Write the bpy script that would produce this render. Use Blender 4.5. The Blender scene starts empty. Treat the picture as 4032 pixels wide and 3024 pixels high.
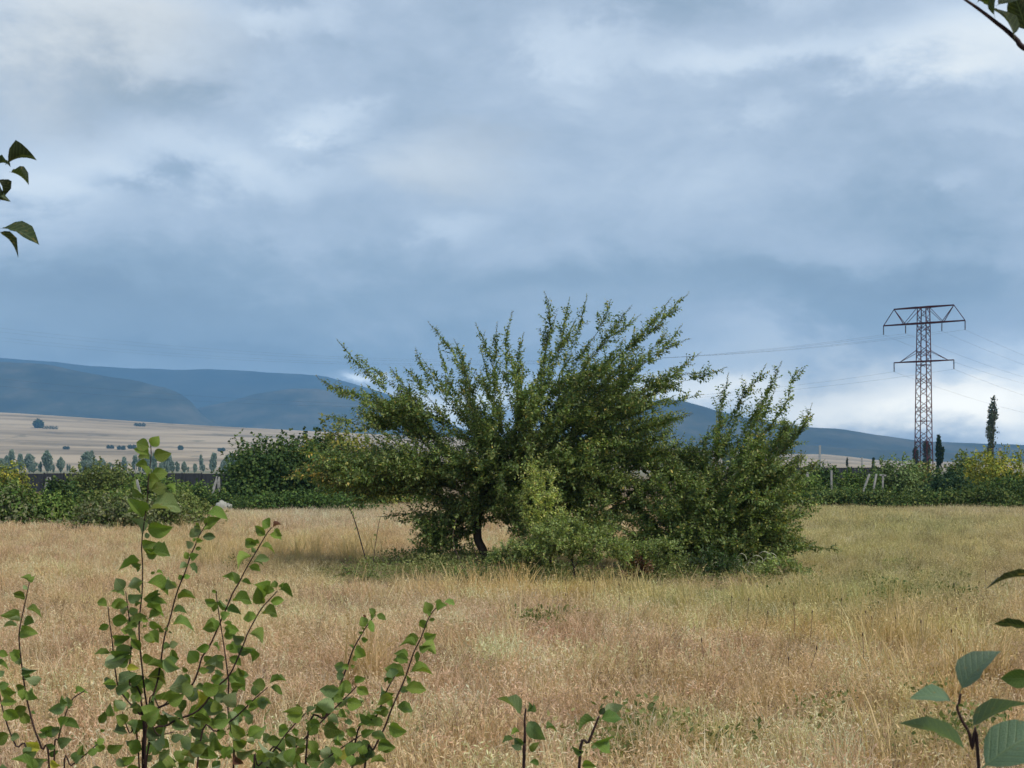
import bpy, math, random
import numpy as np
from mathutils import Vector, Matrix

random.seed(7)
rng = np.random.default_rng(11)
SC = bpy.context.scene
COL = SC.collection
R = math.radians

# ------------------------------------------------------------------ camera
EYE = 2.0            # eye height in metres
F4 = 5855.0          # focal length in photo pixels (4032 wide)
HZ4 = 1841.0         # image row of the horizon
K2 = 4032.0 / 2212.0
cam_d = bpy.data.cameras.new('camera')
cam = bpy.data.objects.new('camera', cam_d)
COL.objects.link(cam)
cam.location = (0, 0, EYE)
cam.rotation_euler = (R(90), 0, 0)
cam_d.sensor_width = 36
cam_d.lens = 36 * F4 / 4032
cam_d.shift_y = (HZ4 - 1512) / 4032
cam_d.clip_start = 0.1
cam_d.clip_end = 20000
cam_d.dof.use_dof = True
cam_d.dof.focus_distance = 9.0
cam_d.dof.aperture_fstop = 23
SC.camera = cam

# ------------------------------------------------------------------ sky and sun
SUN_EL, SUN_AZ = 48.0, 125.0      # azimuth clockwise from +Y (view direction)
SKY_GAIN = 1.04
world = bpy.data.worlds.new('World')
SC.world = world
world.use_nodes = True
wt = world.node_tree
wt.nodes.clear()


def N(tree, kind, **kw):
    n = tree.nodes.new(kind)
    for k, v in kw.items():
        setattr(n, k, v)
    return n


def mth(tree, op, a, b=None, c=None, clamp=False):
    n = N(tree, 'ShaderNodeMath', operation=op)
    n.use_clamp = clamp
    for i, v in enumerate((a, b, c)):
        if v is None:
            continue
        if isinstance(v, (int, float)):
            n.inputs[i].default_value = v
        else:
            tree.links.new(v, n.inputs[i])
    return n.outputs[0]


def build_world():
    t = wt
    L = t.links.new
    tc = N(t, 'ShaderNodeTexCoord')
    sep = N(t, 'ShaderNodeSeparateXYZ')
    L(tc.outputs['Generated'], sep.inputs[0])
    x, y, z = sep.outputs
    az = mth(t, 'ARCTAN2', x, y)
    el = mth(t, 'ARCSINE', z)
    zz = mth(t, 'ADD', mth(t, 'ABSOLUTE', z), 0.16)
    comb = N(t, 'ShaderNodeCombineXYZ')
    L(mth(t, 'DIVIDE', x, zz), comb.inputs[0])
    L(mth(t, 'DIVIDE', y, zz), comb.inputs[1])
    comb.inputs[2].default_value = 3.3

    def noise(scale, detail, rough, vec, lac=2.0, dist=0.0):
        n = N(t, 'ShaderNodeTexNoise')
        n.inputs['Scale'].default_value = scale
        n.inputs['Detail'].default_value = detail
        n.inputs['Roughness'].default_value = rough
        n.inputs['Lacunarity'].default_value = lac
        n.inputs['Distortion'].default_value = dist
        L(vec, n.inputs['Vector'])
        return n.outputs['Fac']
    big = noise(1.1, 5.0, 0.5, comb.outputs[0], dist=0.35)
    # second field in direction space: soft ragged edges of the cloud masses
    comb2 = N(t, 'ShaderNodeCombineXYZ')
    L(mth(t, 'MULTIPLY', az, 8.0), comb2.inputs[0])
    L(mth(t, 'MULTIPLY', el, 14.0), comb2.inputs[1])
    comb2.inputs[2].default_value = 1.7
    rag = noise(1.2, 10.0, 0.62, comb2.outputs[0], dist=0.25)
    lump = noise(.62, 3.0, 0.5, comb2.outputs[0], dist=0.5)
    warp = mth(t, 'MULTIPLY', mth(t, 'SUBTRACT', rag, 0.5), 0.15)
    warp2 = mth(t, 'MULTIPLY', mth(t, 'SUBTRACT', big, 0.5), 0.10)
    azw = mth(t, 'ADD', az, warp)
    elw = mth(t, 'ADD', el, mth(t, 'MULTIPLY', mth(t, 'ADD', warp, warp2), 0.5))

    def blob(px, py, rx, ry, amp):
        a0 = math.atan((px - 1106) / 3212)
        e0 = math.atan((1010 - py) / 3212 * math.cos(a0))
        dx = mth(t, 'MULTIPLY', mth(t, 'SUBTRACT', azw, a0), 3212 / rx)
        dy = mth(t, 'MULTIPLY', mth(t, 'SUBTRACT', elw, e0), 3212 / ry)
        r2 = mth(t, 'ADD', mth(t, 'MULTIPLY', dx, dx), mth(t, 'MULTIPLY', dy, dy))
        return mth(t, 'MULTIPLY', mth(t, 'POWER', 2.718, mth(t, 'MULTIPLY', mth(t, 'POWER', r2, 1.4), -1.0)), amp)

    def total(lst):
        s = None
        for b in lst:
            v = blob(*b)
            s = v if s is None else mth(t, 'ADD', s, v)
        return s
    light = total([
        (150, 60, 330, 100, .30), (580, 80, 70, 40, .16), (705, 70, 55, 50, .14),
        (90, 400, 130, 65, .36), (360, 330, 230, 45, .22), (560, 390, 170, 45, .18), (730, 265, 75, 28, .22),
        (970, 340, 110, 60, .06), (960, 495, 75, 30, .18), (1250, 80, 120, 60, .18),
        (2120, 90, 240, 90, .42), (1650, 110, 320, 32, .20), (1290, 200, 60, 50, .08), (1650, 235, 80, 22, .12),
        (2040, 415, 60, 24, .12), (2130, 265, 110, 22, .10), (1890, 890, 250, 95, .60), (2190, 850, 210, 115, .60),
        (1600, 780, 190, 75, .42), (800, 800, 60, 16, .6), (1000, 870, 190, 60, .65), (1450, 840, 180, 50, .60)])
    dark = total([
        (330, 225, 150, 40, .14), (250, 640, 480, 60, .26), (500, 560, 350, 40, .12), (300, 740, 600, 45, .14), (350, 775, 650, 22, .08), (1850, 625, 330, 50, .20), (1300, 600, 300, 60, .10),
        (1450, 25, 260, 34, .14), (1950, 195, 230, 30, .08), (290, 395, 70, 22, .10), (740, 330, 60, 22, .10),
        (1750, 700, 160, 30, .08), (1000, 620, 260, 45, .08), (600, 30, 60, 26, .10), (1700, 480, 300, 60, .05)])
    c = mth(t, 'ADD', mth(t, 'MULTIPLY', mth(t, 'SUBTRACT', big, 0.5), 0.24),
            mth(t, 'MULTIPLY', mth(t, 'SUBTRACT', rag, 0.5), 0.46))
    c = mth(t, 'ADD', c, mth(t, 'MULTIPLY', mth(t, 'SUBTRACT', lump, 0.5), 0.30))
    fine = noise(4.2, 8.0, 0.6, comb2.outputs[0], dist=0.4)
    c = mth(t, 'ADD', c, mth(t, 'MULTIPLY', mth(t, 'SUBTRACT', fine, 0.5), 0.16))
    c = mth(t, 'ADD', c, 0.41)
    c = mth(t, 'SUBTRACT', mth(t, 'ADD', c, light), dark)
    # slightly darker towards the low sky
    lowd = mth(t, 'MULTIPLY', mth(t, 'SUBTRACT', 0.20, el), 0.85, clamp=True)
    c = mth(t, 'SUBTRACT', c, lowd)
    ramp = N(t, 'ShaderNodeValToRGB')
    L(c, ramp.inputs[0])
    e = ramp.color_ramp
    stops = [(0.0, (.158, .207, .264)), (.22, (.232, .298, .368)), (.40, (.342, .406, .486)),
             (.60, (.465, .53, .60)), (.78, (.585, .64, .68)), (1.0, (.76, .79, .77))]
    while len(e.elements) < len(stops):
        e.elements.new(0.5)
    for el_, (p, col) in zip(e.elements, stops):
        el_.position = p
        el_.color = (*col, 1)
    # warm grey bodies of the thicker clouds
    warmf = total([(180, 120, 300, 130, .75), (990, 360, 150, 70, .45), (1900, 880, 450, 100, 1.3), (2100, 110, 200, 60, .2)])
    mixw = N(t, 'ShaderNodeMix', data_type='RGBA', blend_type='MULTIPLY')
    L(mth(t, 'MINIMUM', warmf, 1.0), mixw.inputs[0])
    L(ramp.outputs[0], mixw.inputs[6])
    mixw.inputs[7].default_value = (1.15, 1.02, .86, 1)
    # physical sky behind the overcast
    sky = N(t, 'ShaderNodeTexSky', sky_type='NISHITA')
    sky.sun_disc = False
    sky.sun_elevation = R(SUN_EL)
    sky.sun_rotation = R(SUN_AZ)
    sk = N(t, 'ShaderNodeMix', data_type='RGBA', blend_type='MULTIPLY')
    sk.inputs[0].default_value = 1
    L(sky.outputs[0], sk.inputs[6])
    sk.inputs[7].default_value = (.9, .9, .9, 1)
    cl = N(t, 'ShaderNodeMix', data_type='RGBA', blend_type='MULTIPLY')
    cl.inputs[0].default_value = 1
    L(mixw.outputs[2], cl.inputs[6])
    # thin bright cloud low on the right where the sun comes through
    glow = total([(1890, 885, 330, 85, .75), (2210, 865, 240, 105, .65), (1000, 880, 200, 50, .35), (1500, 850, 210, 55, .40), (800, 804, 60, 13, .5)])
    gg = mth(t, 'MULTIPLY', mth(t, 'ADD', glow, 1.0), 6.2 * SKY_GAIN)
    L(gg, cl.inputs[7])
    mx = N(t, 'ShaderNodeMix', data_type='RGBA')
    mx.inputs[0].default_value = 0.93
    L(sk.outputs[2], mx.inputs[6])
    L(cl.outputs[2], mx.inputs[7])
    bg = N(t, 'ShaderNodeBackground')
    bg.inputs['Strength'].default_value = 0.1
    L(mx.outputs[2], bg.inputs['Color'])
    out = N(t, 'ShaderNodeOutputWorld')
    L(bg.outputs[0], out.inputs[0])


build_world()
sun_d = bpy.data.lights.new('sun', 'SUN')
sun_d.energy = 1.5
sun_d.angle = R(11)
sun_d.color = (1.0, .93, .82)
sun = bpy.data.objects.new('sun', sun_d)
COL.objects.link(sun)
sv = Vector((math.sin(R(SUN_AZ)) * math.cos(R(SUN_EL)), math.cos(R(SUN_AZ)) * math.cos(R(SUN_EL)), math.sin(R(SUN_EL))))
sun.rotation_euler = sv.to_track_quat('Z', 'Y').to_euler()
sun.location = sv * 100

SC.view_settings.view_transform = 'Standard'
SC.view_settings.look = 'None'
SC.view_settings.exposure = 1.2
SC.view_settings.gamma = 1
SC.view_settings.use_curve_mapping = False
SC.render.engine = 'CYCLES'
SC.cycles.max_bounces = 6
SC.cycles.diffuse_bounces = 3
SC.cycles.transmission_bounces = 4
SC.cycles.transparent_max_bounces = 4
SC.cycles.volume_bounces = 2
SC.cycles.use_denoising = True
SC.cycles.caustics_reflective = False
SC.cycles.caustics_refractive = False


# ------------------------------------------------------------------ placing helpers
def P4(px, py, Y):
    return np.array([(px - 2016) / F4 * Y, Y, EYE + (HZ4 - py) / F4 * Y])


def P2(px, py, Y):
    return P4(px * K2, py * K2, Y)


def GY(py2):              # distance of flat ground seen at row py2 (2212-wide picture)
    return EYE * F4 / (py2 * K2 - HZ4)


def tag(o, label=None, cat=None, group=None, kind=None):
    if label: o['label'] = label
    if cat: o['category'] = cat
    if group: o['group'] = group
    if kind: o['kind'] = kind
    return o


def empty(name, loc, label, cat, group=None):
    o = bpy.data.objects.new(name, None)
    o.empty_display_size = 0.2
    COL.objects.link(o)
    o.location = [float(v) for v in loc]
    return tag(o, label, cat, group)


def link(name, me, mat, parent=None, kind=None):
    o = bpy.data.objects.new(name, me)
    COL.objects.link(o)
    if mat is not None and len(me.materials) == 0:
        me.materials.append(mat)
    if parent is not None:
        o.parent = parent
        o.matrix_parent_inverse = Matrix.Translation(-Vector(parent.location))
    if kind:
        o['kind'] = kind
    return o


def mesh_np(name, verts, faces, tint=None, smooth=False):
    """verts (n,3); faces (m,k) of one size k; tint (n,3) point colours."""
    verts = np.asarray(verts, dtype=np.float32)
    faces = np.asarray(faces, dtype=np.int32)
    me = bpy.data.meshes.new(name)
    n, (m, k) = len(verts), faces.shape
    me.vertices.add(n)
    me.vertices.foreach_set('co', verts.ravel())
    me.loops.add(m * k)
    me.loops.foreach_set('vertex_index', faces.ravel())
    me.polygons.add(m)
    me.polygons.foreach_set('loop_start', np.arange(0, m * k, k, dtype=np.int32))
    me.polygons.foreach_set('loop_total', np.full(m, k, dtype=np.int32))
    if smooth:
        me.polygons.foreach_set('use_smooth', np.ones(m, dtype=bool))
    me.update(calc_edges=True)
    if tint is not None:
        a = me.attributes.new('tint', 'FLOAT_COLOR', 'POINT')
        c = np.ones((n, 4), dtype=np.float32)
        c[:, :3] = tint
        a.data.foreach_set('color', c.ravel())
    return me


class MB:
    """collects tubes and boxes as quads"""
    def __init__(s):
        s.v, s.f, s.n = [], [], 0

    def add(s, v, f):
        s.v.append(np.asarray(v, float)); s.f.append(np.asarray(f, int) + s.n); s.n += len(v)

    def tube(s, pts, rad, sides=5):
        pts = np.asarray(pts, float)
        n = len(pts)
        rad = np.broadcast_to(np.asarray(rad, float), (n,))
        d = np.gradient(pts, axis=0)
        d /= np.linalg.norm(d, axis=1, keepdims=True) + 1e-9
        ref = np.array([0.31, 0.95, 0.1]) if abs(d[0][1]) < .8 else np.array([1.0, 0.1, 0.2])
        u = np.cross(d, ref); u /= np.linalg.norm(u, axis=1, keepdims=True) + 1e-9
        w = np.cross(d, u)
        a = np.linspace(0, 2 * np.pi, sides, endpoint=False)
        ring = pts[:, None, :] + rad[:, None, None] * (np.cos(a)[None, :, None] * u[:, None, :] + np.sin(a)[None, :, None] * w[:, None, :])
        v = ring.reshape(-1, 3)
        f = []
        for i in range(n - 1):
            for j in range(sides):
                k = (j + 1) % sides
                f.append((i * sides + j, i * sides + k, (i + 1) * sides + k, (i + 1) * sides + j))
        base = len(v)
        v = np.vstack([v, pts[:1], pts[-1:]])
        for j in range(0, sides):
            k = (j + 1) % sides
            f.append((base, k, j, j)); f.append((base + 1, (n - 1) * sides + j, (n - 1) * sides + k, (n - 1) * sides + k))
        s.add(v, f)

    def bar(s, a, b, w, h=None):
        a = np.asarray(a, float); b = np.asarray(b, float)
        h = h or w
        d = b - a; d /= np.linalg.norm(d)
        ref = np.array([0, 0, 1.0]) if abs(d[2]) < .9 else np.array([1.0, 0, 0])
        u = np.cross(d, ref); u /= np.linalg.norm(u); q = np.cross(u, d)
        c = [(-1, -1), (1, -1), (1, 1), (-1, 1)]
        v = [p + u * i * w / 2 + q * j * h / 2 for p in (a, b) for i, j in c]
        s.add(v, [(0, 3, 2, 1), (4, 5, 6, 7), (0, 1, 5, 4), (1, 2, 6, 5), (2, 3, 7, 6), (3, 0, 4, 7)])

    def build(s, name, mat, parent=None, smooth=False, kind=None):
        v = np.vstack(s.v); f = np.vstack(s.f)
        me = bpy.data.meshes.new(name)
        fl = []
        for q in f.tolist():
            fl.append(tuple(q[:3]) if q[3] == q[2] else tuple(q))
        me.from_pydata(v.tolist(), [], fl)
        if smooth:
            for p in me.polygons: p.use_smooth = True
        me.update()
        return link(name, me, mat, parent, kind)


def catmull(pts, n=8):
    pts = [np.asarray(p, float) for p in pts]
    P = [2 * pts[0] - pts[1]] + pts + [2 * pts[-1] - pts[-2]]
    out = []
    for i in range(1, len(P) - 2):
        for k in range(n):
            t = k / n
            a, b, c, d = P[i - 1], P[i], P[i + 1], P[i + 2]
            out.append(.5 * ((2 * b) + (-a + c) * t + (2 * a - 5 * b + 4 * c - d) * t * t + (-a + 3 * b - 3 * c + d) * t ** 3))
    out.append(pts[-1])
    return np.array(out)


# ------------------------------------------------------------------ materials
def new_mat(name):
    m = bpy.data.materials.new(name)
    m.use_nodes = True
    t = m.node_tree
    t.nodes.clear()
    return m, t


def foliage_mat(name, attr_type='GEOMETRY', under=(1.35, 1.3, 1.9), trans=.25, rough=.5, spec=.35, use_object=False, veins=False):
    m, t = new_mat(name)
    L = t.links.new
    out = N(t, 'ShaderNodeOutputMaterial')
    bs = N(t, 'ShaderNodeBsdfPrincipled')
    bs.inputs['Roughness'].default_value = rough
    bs.inputs['Specular IOR Level'].default_value = spec
    tr = N(t, 'ShaderNodeBsdfTranslucent')
    mix = N(t, 'ShaderNodeMixShader')
    mix.inputs[0].default_value = trans
    if use_object:
        src = N(t, 'ShaderNodeObjectInfo').outputs['Color']
    else:
        a = N(t, 'ShaderNodeAttribute', attribute_type=attr_type, attribute_name='tint')
        src = a.outputs['Color']
    geo = N(t, 'ShaderNodeNewGeometry')
    ns = N(t, 'ShaderNodeTexNoise')
    ns.inputs['Scale'].default_value = 60 if use_object else 3.0
    ns.inputs['Detail'].default_value = 3
    tc = N(t, 'ShaderNodeTexCoord')
    L(tc.outputs['Object'], ns.inputs['Vector'])
    var = N(t, 'ShaderNodeMapRange')
    var.inputs['From Min'].default_value = .3; var.inputs['From Max'].default_value = .7
    var.inputs['To Min'].default_value = .8; var.inputs['To Max'].default_value = 1.2
    L(ns.outputs['Fac'], var.inputs[0])
    v1 = N(t, 'ShaderNodeMix', data_type='RGBA', blend_type='MULTIPLY'); v1.inputs[0].default_value = 1
    L(src, v1.inputs[6]); L(var.outputs[0], v1.inputs[7])
    if veins:
        sp = N(t, 'ShaderNodeSeparateXYZ'); L(tc.outputs['Object'], sp.inputs[0])
        ay = mth(t, 'ABSOLUTE', sp.outputs[1])
        mid = mth(t, 'SUBTRACT', 1.0, mth(t, 'MULTIPLY', ay, 28.0), clamp=True)
        ph = mth(t, 'MULTIPLY', mth(t, 'SUBTRACT', sp.outputs[0], mth(t, 'MULTIPLY', ay, .55)), 52.0)
        side = mth(t, 'POWER', mth(t, 'ADD', mth(t, 'MULTIPLY', mth(t, 'SINE', ph), .5), .5), 9.0)
        vein = mth(t, 'MAXIMUM', mid, mth(t, 'MULTIPLY', side, .55))
        vm = N(t, 'ShaderNodeMix', data_type='RGBA')
        L(mth(t, 'MULTIPLY', vein, .30), vm.inputs[0]); L(v1.outputs[2], vm.inputs[6]); vm.inputs[7].default_value = (.20, .26, .10, 1)
        ob = N(t, 'ShaderNodeObjectInfo')
        sv2 = N(t, 'ShaderNodeVectorMath', operation='ADD'); L(tc.outputs['Object'], sv2.inputs[0]); L(ob.outputs['Location'], sv2.inputs[1])
        n2 = N(t, 'ShaderNodeTexNoise'); n2.inputs['Scale'].default_value = 5.5; n2.inputs['Detail'].default_value = 5
        L(sv2.outputs[0], n2.inputs['Vector'])
        br = N(t, 'ShaderNodeMapRange'); br.inputs['From Min'].default_value = .62; br.inputs['From Max'].default_value = .72
        L(n2.outputs['Fac'], br.inputs[0])
        bm = N(t, 'ShaderNodeMix', data_type='RGBA'); L(mth(t, 'MULTIPLY', br.outputs[0], .7), bm.inputs[0])
        L(vm.outputs[2], bm.inputs[6]); bm.inputs[7].default_value = (.20, .15, .05, 1)
        v1 = bm
        bp = N(t, 'ShaderNodeBump'); bp.inputs['Strength'].default_value = .35; bp.inputs['Distance'].default_value = .02
        L(mth(t, 'SUBTRACT', ns.outputs['Fac'], vein), bp.inputs['Height']); L(bp.outputs[0], bs.inputs['Normal'])
    und = N(t, 'ShaderNodeMix', data_type='RGBA', blend_type='MULTIPLY')
    L(geo.outputs['Backfacing'], und.inputs[0]); L(v1.outputs[2], und.inputs[6])
    und.inputs[7].default_value = (*under, 1)
    L(und.outputs[2], bs.inputs['Base Color'])
    tm = N(t, 'ShaderNodeMix', data_type='RGBA', blend_type='MULTIPLY'); tm.inputs[0].default_value = 1
    L(v1.outputs[2], tm.inputs[6]); tm.inputs[7].default_value = (1.9, 1.9, .9, 1)
    L(tm.outputs[2], tr.inputs['Color'])
    L(bs.outputs[0], mix.inputs[1]); L(tr.outputs[0], mix.inputs[2]); L(mix.outputs[0], out.inputs[0])
    return m


def noise_mat(name, stops, scale=5.0, rough=.85, detail=6, spec=.2, bump=0.0, stretch=(1, 1, 1), metallic=0):
    m, t = new_mat(name)
    L = t.links.new
    out = N(t, 'ShaderNodeOutputMaterial')
    bs = N(t, 'ShaderNodeBsdfPrincipled')
    bs.inputs['Roughness'].default_value = rough
    bs.inputs['Specular IOR Level'].default_value = spec
    bs.inputs['Metallic'].default_value = metallic
    tc = N(t, 'ShaderNodeTexCoord')
    mp = N(t, 'ShaderNodeMapping'); mp.inputs['Scale'].default_value = stretch
    L(tc.outputs['Object'], mp.inputs[0])
    ns = N(t, 'ShaderNodeTexNoise')
    ns.inputs['Scale'].default_value = scale; ns.inputs['Detail'].default_value = detail
    ns.inputs['Roughness'].default_value = .6
    L(mp.outputs[0], ns.inputs['Vector'])
    rp = N(t, 'ShaderNodeValToRGB')
    e = rp.color_ramp
    while len(e.elements) < len(stops): e.elements.new(.5)
    for q, (p, c) in zip(e.elements, stops):
        q.position = p; q.color = (*c, 1)
    L(ns.outputs['Fac'], rp.inputs[0]); L(rp.outputs[0], bs.inputs['Base Color'])
    if bump:
        b = N(t, 'ShaderNodeBump'); b.inputs['Strength'].default_value = bump
        L(ns.outputs['Fac'], b.inputs['Height']); L(b.outputs[0], bs.inputs['Normal'])
    L(bs.outputs[0], out.inputs[0])
    return m


M_LEAF = foliage_mat('crown_leaves')
M_FAR = foliage_mat('far_leaves', trans=.12, spec=.1, rough=.7, under=(1, 1, 1))
M_HERO = foliage_mat('near_leaves', veins=True, use_object=True, trans=.30, rough=.5, spec=.28, under=(1.55, 1.4, 1.8))
M_GRASS = foliage_mat('grass_blades', attr_type='INSTANCER', trans=.22, rough=.7, spec=.15, under=(1, 1, 1))
M_BARK = noise_mat('bark', [(.35, (.025, .018, .014)), (.65, (.085, .062, .048))], 14, bump=.5, stretch=(1, 1, .3))
M_TWIG = noise_mat('reddish_twig', [(.35, (.018, .009, .009)), (.65, (.048, .024, .021))], 40, rough=.6, stretch=(1, 1, .4))
M_STEEL = noise_mat('rusty_steel', [(.35, (.055, .014, .014)), (.65, (.10, .030, .028))], 2.0, rough=.9, spec=.03)
M_WIRE = noise_mat('wire_metal', [(.4, (.05, .05, .055)), (.6, (.08, .08, .085))], 3.0, rough=.5)
M_GLASS = noise_mat('insulator_glaze', [(.4, (.025, .02, .02)), (.6, (.05, .045, .045))], 8, rough=.3, spec=.5)
M_CONC = noise_mat('pale_concrete', [(.35, (.22, .22, .21)), (.65, (.38, .38, .36))], 6, rough=.9)
M_DARKF = noise_mat('dark_boards', [(.35, (.018, .021, .026)), (.65, (.045, .05, .058))], 1.6, stretch=(6, 1, .5))
M_STONE = noise_mat('pale_stone', [(.35, (.26, .26, .23)), (.65, (.42, .42, .38))], 3, bump=.4)
M_HILL = noise_mat('wooded_hill', [(.40, (.012, .020, .018)), (.52, (.030, .038, .028)), (.66, (.075, .072, .055))], .006, detail=10, stretch=(1, .6, 2.2))
M_CREST = noise_mat('wooded_mountain', [(.38, (.012, .020, .020)), (.62, (.03, .036, .03))], .005, detail=9)

HAZE_DENS = 1.35e-4


# ------------------------------------------------------------------ ground, plain, hills
PLAIN = [(-1500, 880), (-500, 885), (0, 893), (300, 910), (603, 925), (900, 942), (1300, 962), (1500, 972), (1700, 980), (1760, 977), (1830, 983), (1900, 992), (2212, 1000), (3500, 1004)]


def prof(tab, u):
    return np.interp(u, [p[0] for p in tab], [p[1] for p in tab])


def ground_z(x, y):
    u = 1106 + 3212 * x / np.maximum(y, 1)
    zc = (1010 - prof(PLAIN, u)) / 3212 * 2600 + EYE
    s = np.clip((y - 1480) / 1120.0, 0, 1)
    z = zc * s ** 1.1
    z += np.where(y > 900, 2.2 * np.sin(x * .006 + y * .004) * np.sin(y * .0061 + 1.3) * np.clip((y - 1500) / 300, 0, 1), 0)
    back = np.clip((y - 2600) / 1200.0, 0, 1)
    return z - back * (zc * .6 + 22)


def make_ground():
    ys = np.concatenate([np.linspace(-15, 5, 5), np.geomspace(8, 700, 34), np.linspace(760, 2600, 90), np.linspace(2680, 8200, 22)])
    us = np.linspace(-1.05, 1.05, 121)
    V = np.zeros((len(ys), len(us), 3))
    for i, y in enumerate(ys):
        w = max(60.0, y)
        V[i, :, 0] = us * w
        V[i, :, 1] = y
        V[i, :, 2] = ground_z(us * w, np.full(len(us), y)) if y > 1400 else 0
    n = len(us)
    f = [(i * n + j, i * n + j + 1, (i + 1) * n + j + 1, (i + 1) * n + j) for i in range(len(ys) - 1) for j in range(n - 1)]
    me = mesh_np('ground', V.reshape(-1, 3), f, smooth=True)
    m, t = new_mat('dry_earth_and_plain')
    L = t.links.new
    out = N(t, 'ShaderNodeOutputMaterial'); bs = N(t, 'ShaderNodeBsdfPrincipled')
    bs.inputs['Roughness'].default_value = .95; bs.inputs['Specular IOR Level'].default_value = .1
    geo = N(t, 'ShaderNodeNewGeometry'); sep = N(t, 'ShaderNodeSeparateXYZ'); L(geo.outputs['Position'], sep.inputs[0])

    def nz(scale, st, det=6):
        mp = N(t, 'ShaderNodeMapping'); mp.inputs['Scale'].default_value = st; L(geo.outputs['Position'], mp.inputs[0])
        q = N(t, 'ShaderNodeTexNoise'); q.inputs['Scale'].default_value = scale; q.inputs['Detail'].default_value = det
        L(mp.outputs[0], q.inputs['Vector']); return q.outputs['Fac']

    def ramp(fac, stops):
        r = N(t, 'ShaderNodeValToRGB'); e = r.color_ramp
        while len(e.elements) < len(stops): e.elements.new(.5)
        for q, (p, c) in zip(e.elements, stops): q.position = p; q.color = (*c, 1)
        L(fac, r.inputs[0]); return r.outputs[0]
    near = ramp(nz(.5, (1, 1, 1), 8), [(.3, (.11, .078, .045)), (.5, (.18, .125, .075)), (.7, (.16, .14, .075))])
    far = ramp(nz(.006, (.6, 2.2, 4), 9), [(.36, (.19, .145, .085)), (.5, (.34, .26, .165)), (.60, (.41, .32, .21))])
    # darker scrub specks on the plain
    speck = ramp(nz(.03, (1, .5, 1), 5), [(.60, (1, 1, 1)), (.70, (.45, .48, .42))])
    fm = N(t, 'ShaderNodeMix', data_type='RGBA', blend_type='MULTIPLY'); fm.inputs[0].default_value = .8
    L(far, fm.inputs[6]); L(speck, fm.inputs[7])
    mr = N(t, 'ShaderNodeMapRange'); mr.inputs['From Min'].default_value = 100; mr.inputs['From Max'].default_value = 600
    L(sep.outputs[1], mr.inputs[0])
    mx = N(t, 'ShaderNodeMix', data_type='RGBA'); L(mr.outputs[0], mx.inputs[0]); L(near, mx.inputs[6]); L(fm.outputs[2], mx.inputs[7])
    scrubm = N(t, 'ShaderNodeMapRange'); scrubm.inputs['From Min'].default_value = 900; scrubm.inputs['From Max'].default_value = 1600
    scrubm.inputs['To Min'].default_value = .75; scrubm.inputs['To Max'].default_value = 0
    L(mth(t, 'ADD', sep.outputs[1], mth(t, 'MULTIPLY', nz(.01, (1, 1, 1), 4), 500)), scrubm.inputs[0])
    sm = N(t, 'ShaderNodeMix', data_type='RGBA'); L(scrubm.outputs[0], sm.inputs[0]); L(fm.outputs[2], sm.inputs[6]); sm.inputs[7].default_value = (.13, .15, .10, 1)
    L(sm.outputs[2], mx.inputs[7])
    L(mx.outputs[2], bs.inputs['Base Color']); L(bs.outputs[0], out.inputs[0])
    o = link('ground', me, m)
    tag(o, 'dry field floor running out to the pale bare plain below the hills', None, None, 'structure')


make_ground()


def ridge(name, label, tab, Y, front, back, mat, seed, rough=8.0, u0=-900, u1=3100, nu=220):
    r = np.random.default_rng(seed)
    us = np.linspace(u0, u1, nu)
    top = (1010 - prof(tab, us)) / 3212 * Y + EYE
    # small knobs along the crest
    k = np.zeros(nu)
    for q in range(5):
        fr = 6 * 1.9 ** q
        k += np.sin(np.linspace(0, fr * 2 * np.pi, nu) + r.uniform(0, 6)) * rough * .5 ** q
    top = top + k * np.clip(top / 120, .1, 1)
    ss = np.concatenate([np.linspace(0, 1, 26), np.linspace(1.1, 2, 8)])
    V = []
    for s in ss:
        if s <= 1:
            y = Y - front * (1 - s); h = s ** 1.15
        else:
            y = Y + back * (s - 1); h = 1 - (s - 1) ** 1.2
        x = (us - 1106) / 3212 * Y * (.72 + .28 * y / Y)
        fold = np.sin(us * .021 + s * 3 + r.uniform(0, .3)) * .5 + np.sin(us * .055 + s * 5) * .3 + np.sin(us * .13 + 1.7) * .2
        z = -40 + (top + 40) * h + fold * rough * 1.6 * math.sin(min(s, 1) * math.pi)
        V.append(np.stack([x, np.full(nu, y) + fold * front * .03, z], 1))
    V = np.array(V)
    n = nu
    f = [(i * n + j, i * n + j + 1, (i + 1) * n + j + 1, (i + 1) * n + j) for i in range(len(ss) - 1) for j in range(n - 1)]
    o = link(name, mesh_np(name, V.reshape(-1, 3), f, smooth=True), mat)
    tag(o, label, None, None, 'structure')


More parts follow.
